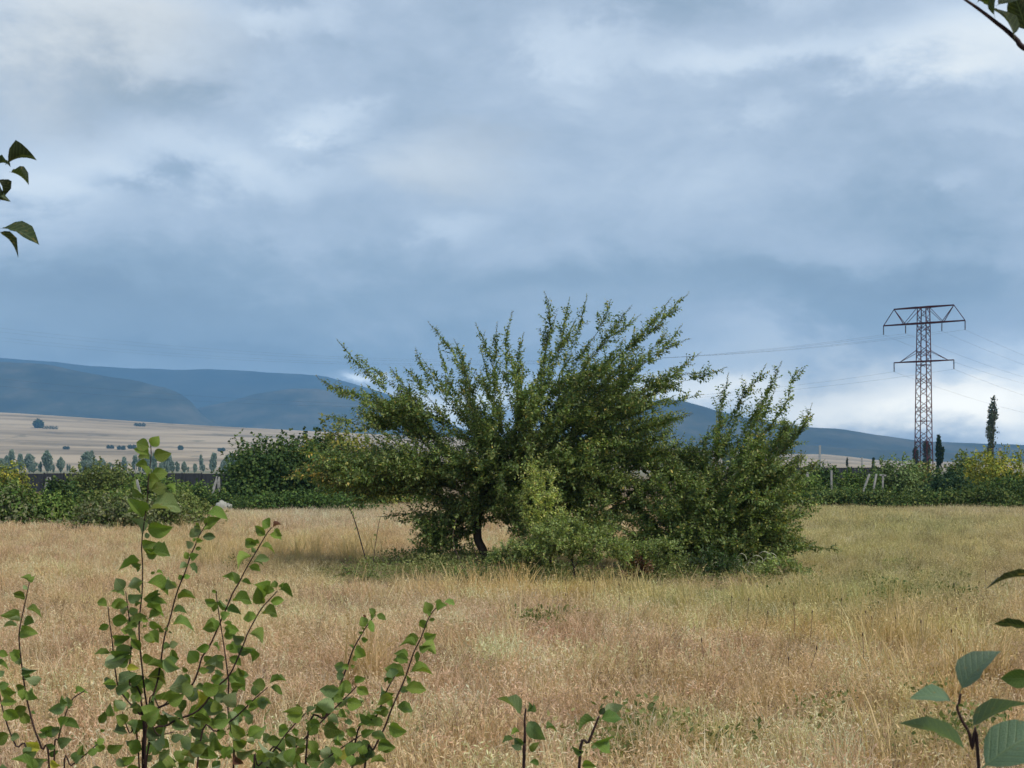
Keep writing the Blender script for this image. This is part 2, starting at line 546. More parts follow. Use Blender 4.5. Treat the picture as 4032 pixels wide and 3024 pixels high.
ridge('mountains', 'high blue mountain whose top merges with the cloud', [(-900, 690), (-300, 740), (0, 772), (150, 785), (330, 795), (560, 806), (700, 812), (760, 825), (830, 848), (930, 890), (1010, 930), (1200, 990), (3100, 1010)], 6800, 1500, 900, M_CREST, 3, 6)
ridge('hills', 'dark blue wooded ridge on the left', [(-900, 800), (-200, 780), (0, 785), (120, 793), (220, 808), (300, 820), (370, 838), (410, 862), (440, 900), (520, 950), (700, 1000), (3100, 1010)], 4300, 900, 900, M_HILL, 4, 4)
ridge('hills', 'low rounded blue hill in the middle', [(-900, 1000), (200, 960), (350, 905), (430, 878), (540, 852), (620, 841), (690, 844), (790, 862), (900, 898), (1000, 935), (1100, 960), (1500, 990), (3100, 1010)], 4900, 900, 900, M_HILL, 5, 4)
ridge('hills', 'pointed blue hill right of the big tree', [(-900, 1010), (1000, 1000), (1200, 935), (1330, 890), (1400, 868), (1436, 860), (1475, 868), (1540, 887), (1600, 903), (1700, 918), (1800, 925), (1900, 940), (2000, 952), (2100, 957), (2212, 963), (2500, 985), (3100, 995)], 3800, 900, 900, M_HILL, 6, 2.2)
ridge('hills', 'low bare swell of the plain under the right hills', [(-900, 1020), (1200, 1010), (1400, 990), (1560, 960), (1700, 958), (1850, 970), (2000, 975), (2212, 985), (3100, 1000)], 3100, 300, 400, M_HILL, 8, 1.2)

# ------------------------------------------------------------------ air
def make_haze():
    x, y0, y1, z0, z1 = 9000, -200, 8300, -140, 560
    mb = MB()
    v = [(-x, y0, z0), (x, y0, z0), (x, y1, z0), (-x, y1, z0), (-x, y0, z1), (x, y0, z1), (x, y1, z1), (-x, y1, z1)]
    mb.add(v, [(0, 3, 2, 1), (4, 5, 6, 7), (0, 1, 5, 4), (1, 2, 6, 5), (2, 3, 7, 6), (3, 0, 4, 7)])
    m, t = new_mat('pale_air')
    out = N(t, 'ShaderNodeOutputMaterial'); pv = N(t, 'ShaderNodeVolumePrincipled')
    pv.inputs['Color'].default_value = (.22, .49, .84, 1)
    pv.inputs['Density'].default_value = HAZE_DENS
    pv.inputs['Density Attribute'].default_value = ''
    pv.inputs['Anisotropy'].default_value = 0.0
    t.links.new(pv.outputs[0], out.inputs['Volume'])
    o = mb.build('haze', m)
    tag(o, 'pale blue air that veils the far hills', None, None, 'stuff')


make_haze()


# ------------------------------------------------------------------ leaf clouds
def unit(a):
    return a / (np.linalg.norm(a, axis=-1, keepdims=True) + 1e-9)


def leaf_mesh(name, base, Ldir, Nrm, length, width, tint, fold=.18, curl=.15):
    """kite leaves: 4 verts, 2 triangles each"""
    n = len(base)
    Ldir = unit(Ldir)
    S = unit(np.cross(Ldir, Nrm)); Nn = np.cross(S, Ldir)
    l = length[:, None]; w = width[:, None]
    fo = fold * w; cu = curl * l * rng.uniform(-.3, 1.3, (n, 1))
    mid = base + Ldir * l * .42
    v = np.stack([base, mid + S * w * .5 + Nn * fo, base + Ldir * l - Nn * cu, mid - S * w * .5 + Nn * fo], 1).reshape(-1, 3)
    i = np.arange(n) * 4
    f = np.concatenate([np.stack([i, i + 1, i + 2], 1), np.stack([i, i + 2, i + 3], 1)])
    return mesh_np(name, v, f, np.repeat(tint, 4, axis=0))


def mixcol(n, cols, wts, jit=.18):
    cols = np.array(cols); wts = np.array(wts, float); wts /= wts.sum()
    c = cols[rng.choice(len(cols), n, p=wts)]
    return c * rng.uniform(1 - jit, 1 + jit, (n, 1)) * rng.uniform(.94, 1.06, (n, 3))


GREENS = [(.085, .140, .036), (.132, .190, .046), (.20, .25, .065), (.28, .29, .085), (.44, .35, .08)]


def grow(nodes, par, plen, focus, tips, bf, step=.1, sag=.04, jit=.007):
    """attach every tip to the cheapest node of the growing skeleton; returns paths as index lists"""
    nodes = list(nodes); par = list(par); plen = list(plen)
    paths = []
    for tp in tips:
        A = np.array(nodes)
        d = np.linalg.norm(A - tp, axis=1)
        cost = d + bf * np.array(plen) + np.where(A[:, 2] > tp[2] + .25, (A[:, 2] - tp[2]) * .8, 0)
        if focus is not None:
            rd = tp - focus; rd = rd / (np.linalg.norm(rd) + 1e-9)
            cs = ((tp - A) @ rd) / (d + 1e-9)
            cost = cost * (1 + 1.5 * (1 - cs))
        i = int(np.argmin(cost))
        S = A[i]; D = float(d[i])
        if D < .12:
            continue
        pd = A[i] - A[par[i]] if par[i] >= 0 else np.array([0, 0, 1.0])
        pd = pd / (np.linalg.norm(pd) + 1e-9)
        C = S + rng.normal(0, .075 * D, 3) + (tp - S) * .42 + pd * D * .18 - np.array([0, 0, sag * D])
        k = max(3, int(D / step))
        ts = np.linspace(0, 1, k + 1)[1:, None]
        pts = (1 - ts) ** 2 * S + 2 * ts * (1 - ts) * C + ts ** 2 * tp
        pts[:-1] += rng.normal(0, jit, pts[:-1].shape)
        idx = [i]
        for p in pts:
            par.append(idx[-1]); plen.append(plen[idx[-1]] + np.linalg.norm(p - nodes[idx[-1]])); nodes.append(p)
            idx.append(len(nodes) - 1)
        paths.append(idx)
    return np.array(nodes), np.array(par), paths


def woody_plant(name, label, cat, base, trunk_pts, tips, bf=.75, r0=.0030, leaf=(.070, .115), spacing=.034, shoot=(.12, .42), cols=GREENS,
                wts=(4, 5, 3, 1, .12), leafgap=.026, start=.08, bark=None, group=None, tipcol=(.16, .13, .05), maxcount=60, limbs=(), focus=None):
    root = empty(name, base, label, cat, group)
    tp = catmull(trunk_pts, 6)
    nodes = [p for p in tp]; par = [-1] + list(range(len(tp) - 1))
    plen = np.concatenate([[0], np.cumsum(np.linalg.norm(np.diff(tp, axis=0), axis=1))])
    plen = list(plen); pre = []
    for lb in limbs:
        c = catmull(lb, 8)
        i = int(np.argmin(np.linalg.norm(np.array(nodes) - c[0], axis=1)))
        idx = [i]
        for p in c[1:]:
            p = p + rng.normal(0, .01, 3)
            par.append(idx[-1]); plen.append(plen[idx[-1]] + float(np.linalg.norm(p - nodes[idx[-1]]))); nodes.append(p); idx.append(len(nodes) - 1)
        pre.append(idx)
    nodes, par, paths = grow(nodes, par, plen, focus, tips, bf)
    paths = pre + paths
    cnt = np.zeros(len(nodes))
    for p in paths: cnt[p[-1]] += 1
    for i in range(len(nodes) - 1, 0, -1):
        if par[i] >= 0: cnt[par[i]] += cnt[i]
    rad = r0 * np.maximum(cnt, .6) ** .5
    bark = bark or M_BARK
    mb = MB()
    nt = len(tp)
    mb.tube(nodes[:nt], np.maximum(rad[:nt], r0 * 2), 8)
    mb.build('trunk', bark, root, True)
    mb = MB()
    Bs, Ls, Ns, ln, tc = [], [], [], [], []
    for p in paths:
        pr = rad[p].copy(); pr[0] = min(pr[0], pr[1] * 1.2); pr[-1] *= .5
        mb.tube(nodes[p], pr, 5 if pr[1] > .012 else 4)
        pts = nodes[p]
        n = len(pts)
        seg = np.diff(pts, axis=0); sl = np.linalg.norm(seg, axis=1); cum = np.concatenate([[0], np.cumsum(sl)]); tot = cum[-1]
        # side shoots
        s = start * tot
        side = random.choice((-1, 1))
        while s < tot:
            j = min(np.searchsorted(cum, s), n - 1); j = max(j, 1)
            if cnt[p[j]] > maxcount or random.random() < .2:
                s += spacing * random.uniform(.5, 2.2); continue
            q = pts[j - 1] + seg[j - 1] * ((s - cum[j - 1]) / max(sl[j - 1], 1e-6))
            d = seg[j - 1] / (sl[j - 1] + 1e-9)
            t = s / tot
            if t > .84:
                s += spacing; continue
            perp = np.cross(d, rng.normal(size=3)); perp /= np.linalg.norm(perp) + 1e-9
            sd = d * .65 + perp * .75 + np.array([0, 0, .22]); sd /= np.linalg.norm(sd)
            l = random.uniform(*shoot) * (1.0 - .88 * t ** 1.5)
            m = max(2, int(l / leafgap))
            uu = np.linspace(.08, 1, m)
            bend = np.array([0, 0, random.uniform(-.12, .25) * l])
            b = q + sd * (uu * l)[:, None] + bend * (uu ** 2)[:, None]
            mb.bar(q, b[-1], .004)
            lat = np.cross(sd, rng.normal(size=3)); lat /= np.linalg.norm(lat) + 1e-9
            sg = np.where(np.arange(m) % 2 == 0, 1, -1)[:, None]
            Bs.append(b)
            Ls.append(sd * .55 + lat * sg * .85 + rng.normal(0, .22, (m, 3)) + np.array([0, 0, -.12]))
            Ns.append(np.array([0, 0, 1.0]) + rng.normal(0, .45, (m, 3)))
            ln.append(rng.uniform(*leaf, m) * (1 - .3 * uu) * (1 - .3 * t ** 3))
            tc.append(np.full(m, t * .3))
            s += spacing * random.uniform(.6, 1.4)
        # leaves along the end of the branch itself
        m = int(min(tot, .75) / .016)
        sv_ = np.linspace(max(0, tot - .75), tot, m)
        b = np.stack([np.interp(sv_, cum, pts[:, k]) for k in range(3)], 1)
        d = unit(pts[-1] - pts[max(0, n - 5)])
        lat = np.cross(d, rng.normal(size=3)); lat /= np.linalg.norm(lat) + 1e-9
        sg = np.where(np.arange(m) % 2 == 0, 1, -1)[:, None]
        tt = np.linspace(0, 1, m)
        Bs.append(b); Ls.append(d * .75 + lat * sg * .7 + rng.normal(0, .25, (m, 3)))
        Ns.append(np.array([0, 0, 1.0]) + rng.normal(0, .4, (m, 3)))
        ln.append(rng.uniform(*leaf, m) * (1 - .68 * tt)); tc.append(tt)
    mb.build('branches', bark, root, True, kind='stuff')
    B = np.vstack(Bs); Lv = np.vstack(Ls); Nv = np.vstack(Ns); ln = np.concatenate(ln); tc = np.concatenate(tc)
    # patches of tone through the crown (whole sprays of younger, lighter leaves)
    pt = np.sin(B[:, 0] * 2.3 + 1.0) * np.sin(B[:, 2] * 2.9 + .6) * np.sin(B[:, 1] * 1.9)
    c = mixcol(len(B), cols, wts)
    c *= (1 + .22 * pt)[:, None]
    tcw = np.clip((tc - .55) / .45, 0, 1)[:, None] * rng.uniform(.0, .75, (len(B), 1))
    c = c * (1 - tcw) + np.array(tipcol) * tcw
    if name == 'spreading_tree':      # some leaves on the lowest left spray are recoloured yellow
        px, py = 1106 + 3212 * B[:, 0] / B[:, 1], 1010 - 3212 * (B[:, 2] - EYE) / B[:, 1]
        yl = (np.exp(-((px - 650) / 55) ** 2 - ((py - 1010) / 42) ** 2) > rng.uniform(0, 1, len(B)) * 3.4)[:, None]
        c = np.where(yl, np.array((.42, .30, .07)) * rng.uniform(.7, 1.2, (len(B), 1)), c)
    link('crown', leaf_mesh('crown', B, Lv, Nv, ln, ln * rng.uniform(.5, .68, len(ln)), c), M_LEAF, root)
    return root, len(B)


def ell_tips(n, cx, cy, rx, ry, Y, depth, lo=.35):
    c = P2(cx, cy, Y)
    s = Y / 3212
    d = unit(rng.normal(size=(n, 3)))
    r = rng.uniform(lo ** 3, 1, (n, 1)) ** (1 / 3)
    p = c + d * r * np.array([rx * s, depth, ry * s])
    return p[p[:, 2] > .12]


def order_tips(tips, o):
    return [t for t in sorted(tips, key=lambda t: np.linalg.norm(np.asarray(t) - o) + random.uniform(0, .8))]


TY = 30.0
tsil = [(740, 742), (697, 818), (785, 887), (770, 850), (930, 705), (905, 760), (985, 742), (1030, 708), (1075, 707), (1108, 683), (1040, 755),
        (1172, 642), (1262, 648), (1226, 656), (1200, 690), (1312, 660), (1356, 672), (1376, 690), (1440, 655), (1475, 645), (1462, 712), (1478, 742),
        (1500, 770), (1555, 800), (1506, 858), (1480, 895), (1410, 700), (1330, 715), (840, 936), (800, 955), (880, 800), (850, 800), (960, 820),
        (640, 975), (626, 1030), (655, 1010), (690, 1055), (720, 985), (760, 1085), (820, 1112), (860, 1120), (900, 1150), (890, 1200), (905, 1215), (940, 1180), (960, 1130),
        (1440, 930), (1430, 960), (1490, 985)]
tips = [P2(1110 + (x - 1110) * 1.035, 1020 + (y - 1020) * 1.035, TY + random.uniform(-1.3, 1.3)) for x, y in tsil]
tips += [P2(x + random.uniform(-45, 45), y + random.uniform(30, 90), TY + random.uniform(-1.8, 1.8)) for x, y in tsil[:30]]
tips += list(ell_tips(195, 1190, 930, 310, 180, TY, 2.1))
tips += list(ell_tips(120, 1340, 880, 160, 140, TY, 1.6))
tips += list(ell_tips(180, 830, 1022, 190, 48, TY, 1.2, .1))
tips += list(ell_tips(170, 1210, 1090, 160, 105, TY, 1.8, .2))
tips += list(ell_tips(60, 1010, 1000, 150, 90, TY, 1.5, .2))
tips += list(ell_tips(170, 1250, 1100, 200, 120, TY - .6, 1.6, .2))
tips += list(ell_tips(110, 1150, 1010, 220, 110, TY - .5, 1.6, .2))
tips += list(ell_tips(60, 770, 1015, 140, 45, TY - .6, .9, .1))
tips += list(ell_tips(60, 850, 880, 90, 45, TY, .9, .1))
tips += list(ell_tips(24, 915, 1160, 40, 45, TY - .4, .6, .1))
tips += list(ell_tips(55, 1470, 1000, 75, 50, TY - .3, .8, .1))
tips += list(ell_tips(55, 1005, 1105, 75, 42, TY - .3, .7, .1))
tips += list(ell_tips(26, 950, 1150, 45, 50, TY - .2, .5, .1))
b0 = P2(1058, 1222, TY); b0[2] = 0
trunk = [b0, P2(1043, 1188, TY), P2(1031, 1155, TY), P2(1040, 1090, TY), P2(1085, 1010, TY), P2(1120, 950, TY), P2(1105, 880, TY)]
woody_plant('spreading_tree', 'large spreading green tree with leaning dark trunk in mid field', 'tree', b0, trunk, order_tips(tips, P2(1085, 1010, TY)), r0=.0026, focus=P2(1110, 1020, TY),
            limbs=[[P2(x, y, TY + d * k / 3) for k, (x, y) in enumerate(l)] for l, d in (
                (((1036, 1120), (960, 1010), (870, 935), (790, 884)), -.6), (((1085, 1010), (985, 925), (865, 840), (765, 770)), .4), (((1085, 1010), (1200, 930), (1330, 840), (1430, 730)), -.8),
                (((1120, 950), (1180, 830), (1225, 730), (1245, 690)), .8), (((1085, 1010), (1230, 985), (1370, 920), (1480, 885)), .5), (((1036, 1110), (930, 1065), (800, 1035), (680, 1020)), -.9),
                (((1085, 1010), (1000, 880), (960, 790), (945, 740)), 1.0), (((1060, 1040), (1150, 1080), (1280, 1090), (1370, 1070)), -1.2), (((1105, 900), (1250, 850), (1400, 820), (1530, 803)), -.3))])

SY = 29.0
ssil = [(1572, 818), (1608, 836), (1650, 800), (1682, 795), (1713, 812), (1700, 842), (1668, 850), (1690, 882), (1745, 882), (1742, 905), (1655, 930), (1545, 905), (1530, 930),
        (1705, 930), (1770, 1075), (1752, 1105), (1735, 1165), (1808, 1187), (1690, 1200), (1500, 975), (1440, 1000), (1720, 1010), (1740, 1050), (1600, 890), (1640, 880), (1560, 875)]
tips = [P2(1500 + (x - 1500) * 1.04, 1150 + (y - 1150) * 1.04, SY + random.uniform(-.9, .9)) for x, y in ssil]
tips += [P2(x + random.uniform(-30, 40), y + random.uniform(60, 130), SY + random.uniform(-1.2, 1.2)) for x, y in ssil[:14]]
tips += list(ell_tips(170, 1580, 1050, 170, 125, SY, 1.7, .2))
tips += list(ell_tips(120, 1590, 1165, 165, 70, SY - .5, 1.6, .2))
tips += list(ell_tips(24, 1685, 965, 60, 60, SY, .9, .2))
tips += list(ell_tips(110, 1480, 1090, 130, 120, SY, 1.5, .1))
tips += list(ell_tips(60, 1690, 1110, 90, 90, SY, 1.0, .1))
tips += list(ell_tips(80, 1430, 1190, 130, 60, SY - .4, 1.2, .1))
b0 = P2(1545, 1240, SY); b0[2] = 0
woody_plant('leaning_shrub', 'dense green shrub leaning to the right beside the large tree', 'shrub', b0,
            [b0, P2(1550, 1190, SY), P2(1565, 1120, SY), P2(1590, 1040, SY)], order_tips(tips, P2(1570, 1120, SY)), r0=.0026, focus=P2(1470, 1190, SY),
            limbs=[[P2(x, y, SY + d * k / 3) for k, (x, y) in enumerate(l)] for l, d in (
                (((1560, 1140), (1620, 1030), (1680, 950), (1735, 895)), -.4), (((1560, 1140), (1650, 1095), (1710, 1080), (1762, 1077)), .3), (((1550, 1190), (1630, 1185), (1710, 1182), (1790, 1186)), -.6),
                (((1560, 1140), (1520, 1060), (1480, 1020), (1445, 1000)), .4), (((1570, 1110), (1600, 990), (1640, 890), (1678, 815)), .2))])

# young yellow-green sapling in front of the tree
YY = 25.6
ysil = [(1133, 985), (1150, 1010), (1128, 1030), (1190, 1000), (1205, 1015), (1165, 1040), (1215, 1060), (1120, 1070), (1180, 1080), (1225, 1100), (1140, 1110), (1200, 1120), (1160, 1150), (1110, 1120), (1240, 1140)]
tips = [P2(x, y, YY + random.uniform(-.3, .3)) for x, y in ysil] + list(ell_tips(70, 1175, 1110, 62, 95, YY, .5, .1)) + list(ell_tips(25, 1145, 1035, 22, 50, YY, .25, .1))
b0 = P2(1190, 1245, YY); b0[2] = 0
woody_plant('young_sapling', 'slender yellow green sapling in front of the large tree', 'sapling', b0, [b0, P2(1188, 1180, YY), P2(1178, 1100, YY)],
            order_tips(tips, P2(1185, 1150, YY)), cols=[(.27, .33, .08), (.37, .40, .11), (.20, .27, .07), (.48, .46, .15)], wts=(4, 4, 3, 1.2),
            leaf=(.055, .085), shoot=(.06, .24), spacing=.03, r0=.0025, leafgap=.022, tipcol=(.28, .27, .08))


# herbs at the foot of the tree
def herb(name, label, px, w, ytop, Y, n, cols, wts, leaf=(.05, .085), cat='weed', group=None, lean=0):
    Y = Y - 1.5
    b = P2(px, 1200, Y); b[2] = 0
    s = Y / 3212
    H = P2(px, ytop, Y)[2]
    tips = []
    for k in range(int(n * 2.4)):
        a = random.uniform(-1, 1)
        tips.append(np.array([b[0] + a * w * s + lean, Y + random.uniform(-.5, .5) * w * s, H * random.uniform(.45, 1) * (1 - .45 * a * a)]))
    woody_plant(name, label, cat, b, [b, b + [0, 0, H * .12], b + [0, 0, H * .25]], order_tips(tips, b), bf=.3, cols=cols, wts=wts, leaf=leaf,
                shoot=(.10, .28), spacing=.026, start=.1, r0=.002, leafgap=.018, group=group, tipcol=cols[-1])


HG = [(.13, .19, .05), (.20, .26, .07), (.26, .32, .09), (.32, .33, .11)]
herb('leafy_weed', 'bushy pale green weed low in front of the large tree', 1240, 130, 1110, 26.6, 75, HG, (3, 4, 3, 1))
herb('leafy_weed', 'short green weed left of the bushy weed near the trunk', 1115, 70, 1165, 26.9, 55, HG, (4, 3, 2, 1))
herb('leafy_weed', 'green weed with small leaves under the leaning shrub', 1420, 75, 1160, 26.9, 40, HG, (4, 4, 2, 1))
herb('leafy_weed', 'dark green weed at the foot of the leaning shrub', 1540, 70, 1185, 27.2, 34, [(.035, .075, .018), (.05, .09, .02), (.07, .11, .03)], (3, 3, 1))
herb('dry_weed', 'rust brown withered weed beside the leaning shrub', 1375, 34, 1190, 26.7, 16, [(.14, .065, .03), (.20, .10, .05), (.10, .07, .03)], (3, 2, 1))
herb('leafy_weed', 'low green weed in the shade left of the trunk', 1010, 60, 1222, 27.6, 9, HG, (4, 3, 1, 1))
herb('leafy_weed', 'small green weed at the right tip of the leaning shrub', 1690, 55, 1205, 27.0, 22, HG, (4, 3, 2, 1))
herb('leafy_weed', 'low green weed near the thin leaning sapling', 770, 50, 1228, 27.4, 6, HG, (3, 3, 2, 1))


def thin_stem(name, label, pts, Y, rad, leaves, cat='sapling', mat=None):
    p = [P2(x, y, Y) for x, y in pts]
    p[0][2] = 0
    root = empty(name, p[0], label, cat)
    c = catmull(p, 6)
    mb = MB(); mb.tube(c, np.linspace(rad, rad * .5, len(c)), 5); mb.build('stem', mat or M_BARK, root, True)
    n = leaves
    if n:
        i = rng.integers(int(len(c) * .55), len(c), n)
        B = c[i]
        ln = rng.uniform(.05, .1, n)
        link('crown', leaf_mesh('crown', B, rng.normal(size=(n, 3)) + [0, 0, .4], np.array([0, 0, 1.0]) + rng.normal(0, .5, (n, 3)), ln, ln * .5, mixcol(n, GREENS[1:4], (3, 3, 2))), M_LEAF, root)
    return root


thin_stem('thin_sapling', 'thin leaning sapling with a tuft of leaves on top', [(800, 1240), (785, 1190), (768, 1130), (753, 1093)], 27.8, .016, 14)
thin_stem('bare_stem', 'pale bare stalk beside the thin leaning sapling', [(805, 1255), (808, 1200), (815, 1150), (822, 1115)], 27.4, .009, 4, 'stalk')
thin_stem('forked_stem', 'crooked stem with few leaves left of the leaning trunk', [(1003, 1235), (990, 1205), (978, 1165), (985, 1120)], 28.5, .02, 26)
thin_stem('bare_stem', 'straight thin stalk between crooked stem and trunk', [(1035, 1232), (1028, 1200), (1018, 1160)], 28.5, .012, 6, 'stalk')


# ------------------------------------------------------------------ background bushes and trees
def bush(name, label, cat, x0, x1, ytop, Y, cols, wts, n=2600, leaf=.16, lumps=7, group=None, spiky=.25, squash=1.0, depth=None, base=None):
    if base is None:
        Y = Y * .86
    s = Y / 3212
    xa, xb = (x0 - 1106) * s, (x1 - 1106) * s
    H = EYE + (1010 - ytop) * s
    gz = base if base is not None else 0.0
    H -= gz
    w = xb - xa
    dp = depth or min(w * .5, H * 1.2)
    n = int(n * 1.7); leaf *= .85
    cols = [(1.62 * q[0], 1.55 * q[1], 1.3 * q[2]) for q in cols]
    root = empty(name, ((xa + xb) / 2, Y, gz), label, cat, group)
    B, D, T = [], [], []
    for k in range(lumps):
        fx = (k + .5) / lumps + random.uniform(-.5, .5) / lumps
        rx = w * random.uniform(.17, .30) * (1.2 if lumps < 4 else 1)
        env = 1 - abs(2 * fx - 1) ** 2.4 * .55
        rz = H * random.uniform(.26, .40) * squash
        cz = gz + H * env * random.uniform(.78, 1.06) - rz
        cz = max(cz, gz + rz * .5)
        cx = min(max(xa + w * fx, xa + rx * .8), xb - rx * .8)
        c = np.array([cx, Y + random.uniform(-.5, .5) * dp, cz])
        m = n // (2 * lumps)
        d = unit(rng.normal(size=(m, 3)))
        bump = 1 + .22 * np.sin(d[:, 0] * 7 + k) * np.sin(d[:, 2] * 6 + k * 2) + .12 * np.sin(d[:, 1] * 13 + d[:, 2] * 11)
        r = rng.uniform(.5, 1.08, (m, 1)) * bump[:, None]
        p = c + d * r * np.array([rx, dp * .5, rz])
        B.append(p); D.append(d)
        tone = .8 + .45 * random.random()
        T.append(np.full(m, tone))
        # lower skirt so the mass closes to the ground
        m2 = n // (2 * lumps)
        p2 = np.stack([cx + rng.normal(0, rx * .75, m2), c[1] + rng.normal(0, dp * .28, m2), gz + rng.uniform(0, 1, m2) * max(cz - gz, .3)], 1)
        B.append(p2); D.append(unit(rng.normal(size=(m2, 3)) + [0, -.6, 0])); T.append(np.full(m2, tone * .95))
        # upright shoots
        q = int(m * spiky * .5)
        if q:
            d3 = unit(rng.normal(size=(q // 8 + 1, 3)) * [1, .6, .4] + [0, 0, .9])
            p0 = c + d3 * np.array([rx, dp * .5, rz])
            tt = rng.uniform(0, 1, (q // 8 + 1, 8, 1))
            p3 = (p0[:, None, :] + (d3 * .5 + [0, 0, .6])[:, None, :] * tt * H * .16).reshape(-1, 3)
            B.append(p3); D.append(unit(rng.normal(size=p3.shape))); T.append(np.full(len(p3), tone * 1.1))
    B = np.vstack(B); D = np.vstack(D); T = np.concatenate(T)
    B[:, 2] = np.maximum(B[:, 2], gz + .02)
    m = len(B)
    ln = rng.uniform(.6, 1.4, m) * leaf
    Lv = np.cross(D, rng.normal(size=(m, 3))) + rng.normal(0, .3, (m, 3))
    Nv = D * .7 + np.array([0, -.1, .6]) + rng.normal(0, .45, (m, 3))
    c = mixcol(m, cols, wts) * T[:, None]
    link('crown', leaf_mesh('crown', B, Lv, Nv, ln, ln * rng.uniform(.55, .8, m), c), M_FAR if Y > 40 else M_LEAF, root)
    for k in range(3):
        mb = MB()
        x = (xa + xb) / 2 + random.uniform(-.25, .25) * w
        mb.tube(catmull([(x, Y, gz - .05), (x + random.uniform(-.1, .1) * w, Y, gz + H * .3), (x + random.uniform(-.2, .2) * w, Y, gz + H * .62)], 4), np.linspace(.012 * H + .02, .004 * H + .008, 9), 5)
        mb.build('stem', M_BARK, root, True)
    return root


OL = [(.07, .095, .03), (.11, .13, .045), (.05, .075, .022)]
MG = [(.040, .075, .020), (.065, .105, .028), (.10, .13, .04)]
DG = [(.020, .042, .016), (.032, .058, .018), (.05, .075, .024)]
YG = [(.13, .15, .03), (.20, .19, .035), (.08, .11, .025)]
SG = [(.085, .10, .06), (.13, .14, .09), (.055, .075, .035)]
HL = 'bushes of the hedgerow behind the field'
bush('bush', 'dark green rounded bush, biggest of the hedgerow, left of the large tree', 'bush', 486, 745, 936, 85, DG, (3, 4, 2), 20000, .20, 12, HL, .2)
bush('bush', 'bush with yellowish top touching the right side of the biggest bush', 'bush', 645, 840, 928, 87, [(.10, .11, .03), (.15, .14, .035), (.055, .08, .022)], (3, 2, 3), 12000, .19, 8, HL, .2)
bush('bush', 'green bush behind the low left limbs of the large tree', 'bush', 770, 930, 1000, 90, MG, (3, 3, 1), 2600, .18, 6, HL)
bush('bush', 'grey green bush at the far left edge of the field', 'bush', -60, 76, 1040, 58, SG + MG, (2, 1, 2, 3, 2, 1), 3600, .15, 7, HL)
bush('bush', 'fresh green low bush right of the grey green bush', 'bush', 45, 155, 1052, 59, MG, (2, 4, 2), 3000, .14, 6, HL)
bush('bush', 'dark bush beside the left leaning white posts', 'bush', 96, 172, 1036, 84, DG, (3, 3, 1), 2200, .16, 5, HL)
bush('bush', 'olive bush with flat layers above the dark fence gap', 'bush', 140, 305, 1002, 98, OL, (3, 2, 2), 3800, .19, 8, HL, squash=.7)
bush('bush', 'mid green bush behind the tall foreground shoot', 'bush', 265, 400, 1012, 94, MG + OL, (3, 3, 1, 1, 1, 1), 3600, .18, 7, HL)
bush('bush', 'low dark bramble below the white A shaped posts', 'bush', 385, 460, 1050, 80, DG + MG, (3, 3, 1, 1, 1, 1), 2200, .15, 7, HL, .1)
bush('bush', 'small dark bramble right below the white A shaped posts', 'bush', 440, 512, 1060, 79, DG + MG, (3, 3, 1, 1, 1, 1), 1200, .15, 4, HL, .1)
bush('bush', 'sparse green bush in front of the dark fence', 'bush', 330, 460, 1040, 90, MG, (3, 3, 2), 1800, .17, 6, HL)
bush('bush', 'yellowish bush peeping over the fence at the left edge', 'bush', -40, 62, 1003, 112, YG, (2, 1, 2), 1800, .2, 5, HL)
bush('bush', 'olive green bramble strip along the left field edge', 'bush', 120, 330, 1056, 64, OL + MG, (2, 2, 1, 2, 2, 1), 3200, .13, 11, HL, .1)
bush('bush', 'low grassy bramble strip at the foot of the biggest bush', 'bush', 330, 452, 1058, 68, OL, (3, 3, 1), 2600, .13, 11, HL, .05)
bush('bush', 'dark low growth under the biggest bush', 'bush', 500, 800, 1056, 77, DG + MG, (2, 3, 1, 1, 1, 0), 3600, .14, 12, HL, .1)
bush('scrub', 'grey green scrub clump standing alone in the left field', 'shrub', 170, 345, 1060, 55, SG + OL, (3, 2, 2, 1, 1, 2), 4200, .12, 7, None, .4)
bush('scrub', 'small flat scrub right of the grey green clump', 'shrub', 320, 445, 1078, 56, OL + SG, (3, 2, 1, 1, 1, 1), 1800, .11, 7, None, .2)
# right
bush('bush', 'olive bramble strip along the right field edge', 'bush', 1700, 1965, 1050, 84, DG + OL, (2, 3, 2, 1, 1, 1), 5200, .14, 14, HL, .1)
bush('bush', 'long low bramble strip at the far right field edge', 'bush', 1930, 2260, 1051, 82, OL + DG, (2, 1, 2, 2, 3, 2), 5600, .14, 16, HL, .1)
bush('bush', 'mid green bush just behind the leaning shrub', 'bush', 1660, 1775, 1020, 92, MG, (3, 3, 2), 2600, .17, 6, HL)
bush('bush', 'dark green pointed bush in front of the pale swell', 'bush', 1728, 1805, 992, 96, DG, (3, 3, 2), 2400, .18, 4, HL, .5)
bush('bush', 'thin bush of upright stems with white posts inside', 'bush', 1790, 1905, 1018, 95, MG + DG, (3, 3, 1, 1, 1, 1), 2600, .17, 7, HL, .5)
bush('bush', 'pale green feathery bush left of the pylon foot', 'bush', 1885, 1995, 984, 98, [(.075, .115, .05), (.11, .15, .065), (.05, .08, .03)], (3, 2, 2), 3600, .18, 6, HL, .4)
bush('bush', 'olive bush with brown tinge below the pylon', 'bush', 1940, 2035, 996, 100, OL + [(.14, .11, .05)], (3, 2, 2, 1), 2600, .18, 5, HL, .3)
bush('bush', 'very dark bush between the pylon foot and the yellow bush', 'bush', 1990, 2098, 1012, 90, [(.014, .032, .018), (.022, .045, .022), (.04, .06, .02)], (4, 3, 1), 3000, .17, 6, HL, .2)
bush('bush', 'upright olive bush left of the yellow green bush', 'bush', 2050, 2112, 980, 102, OL + YG, (3, 2, 2, 1, 0, 1), 2200, .19, 4, HL, .5)
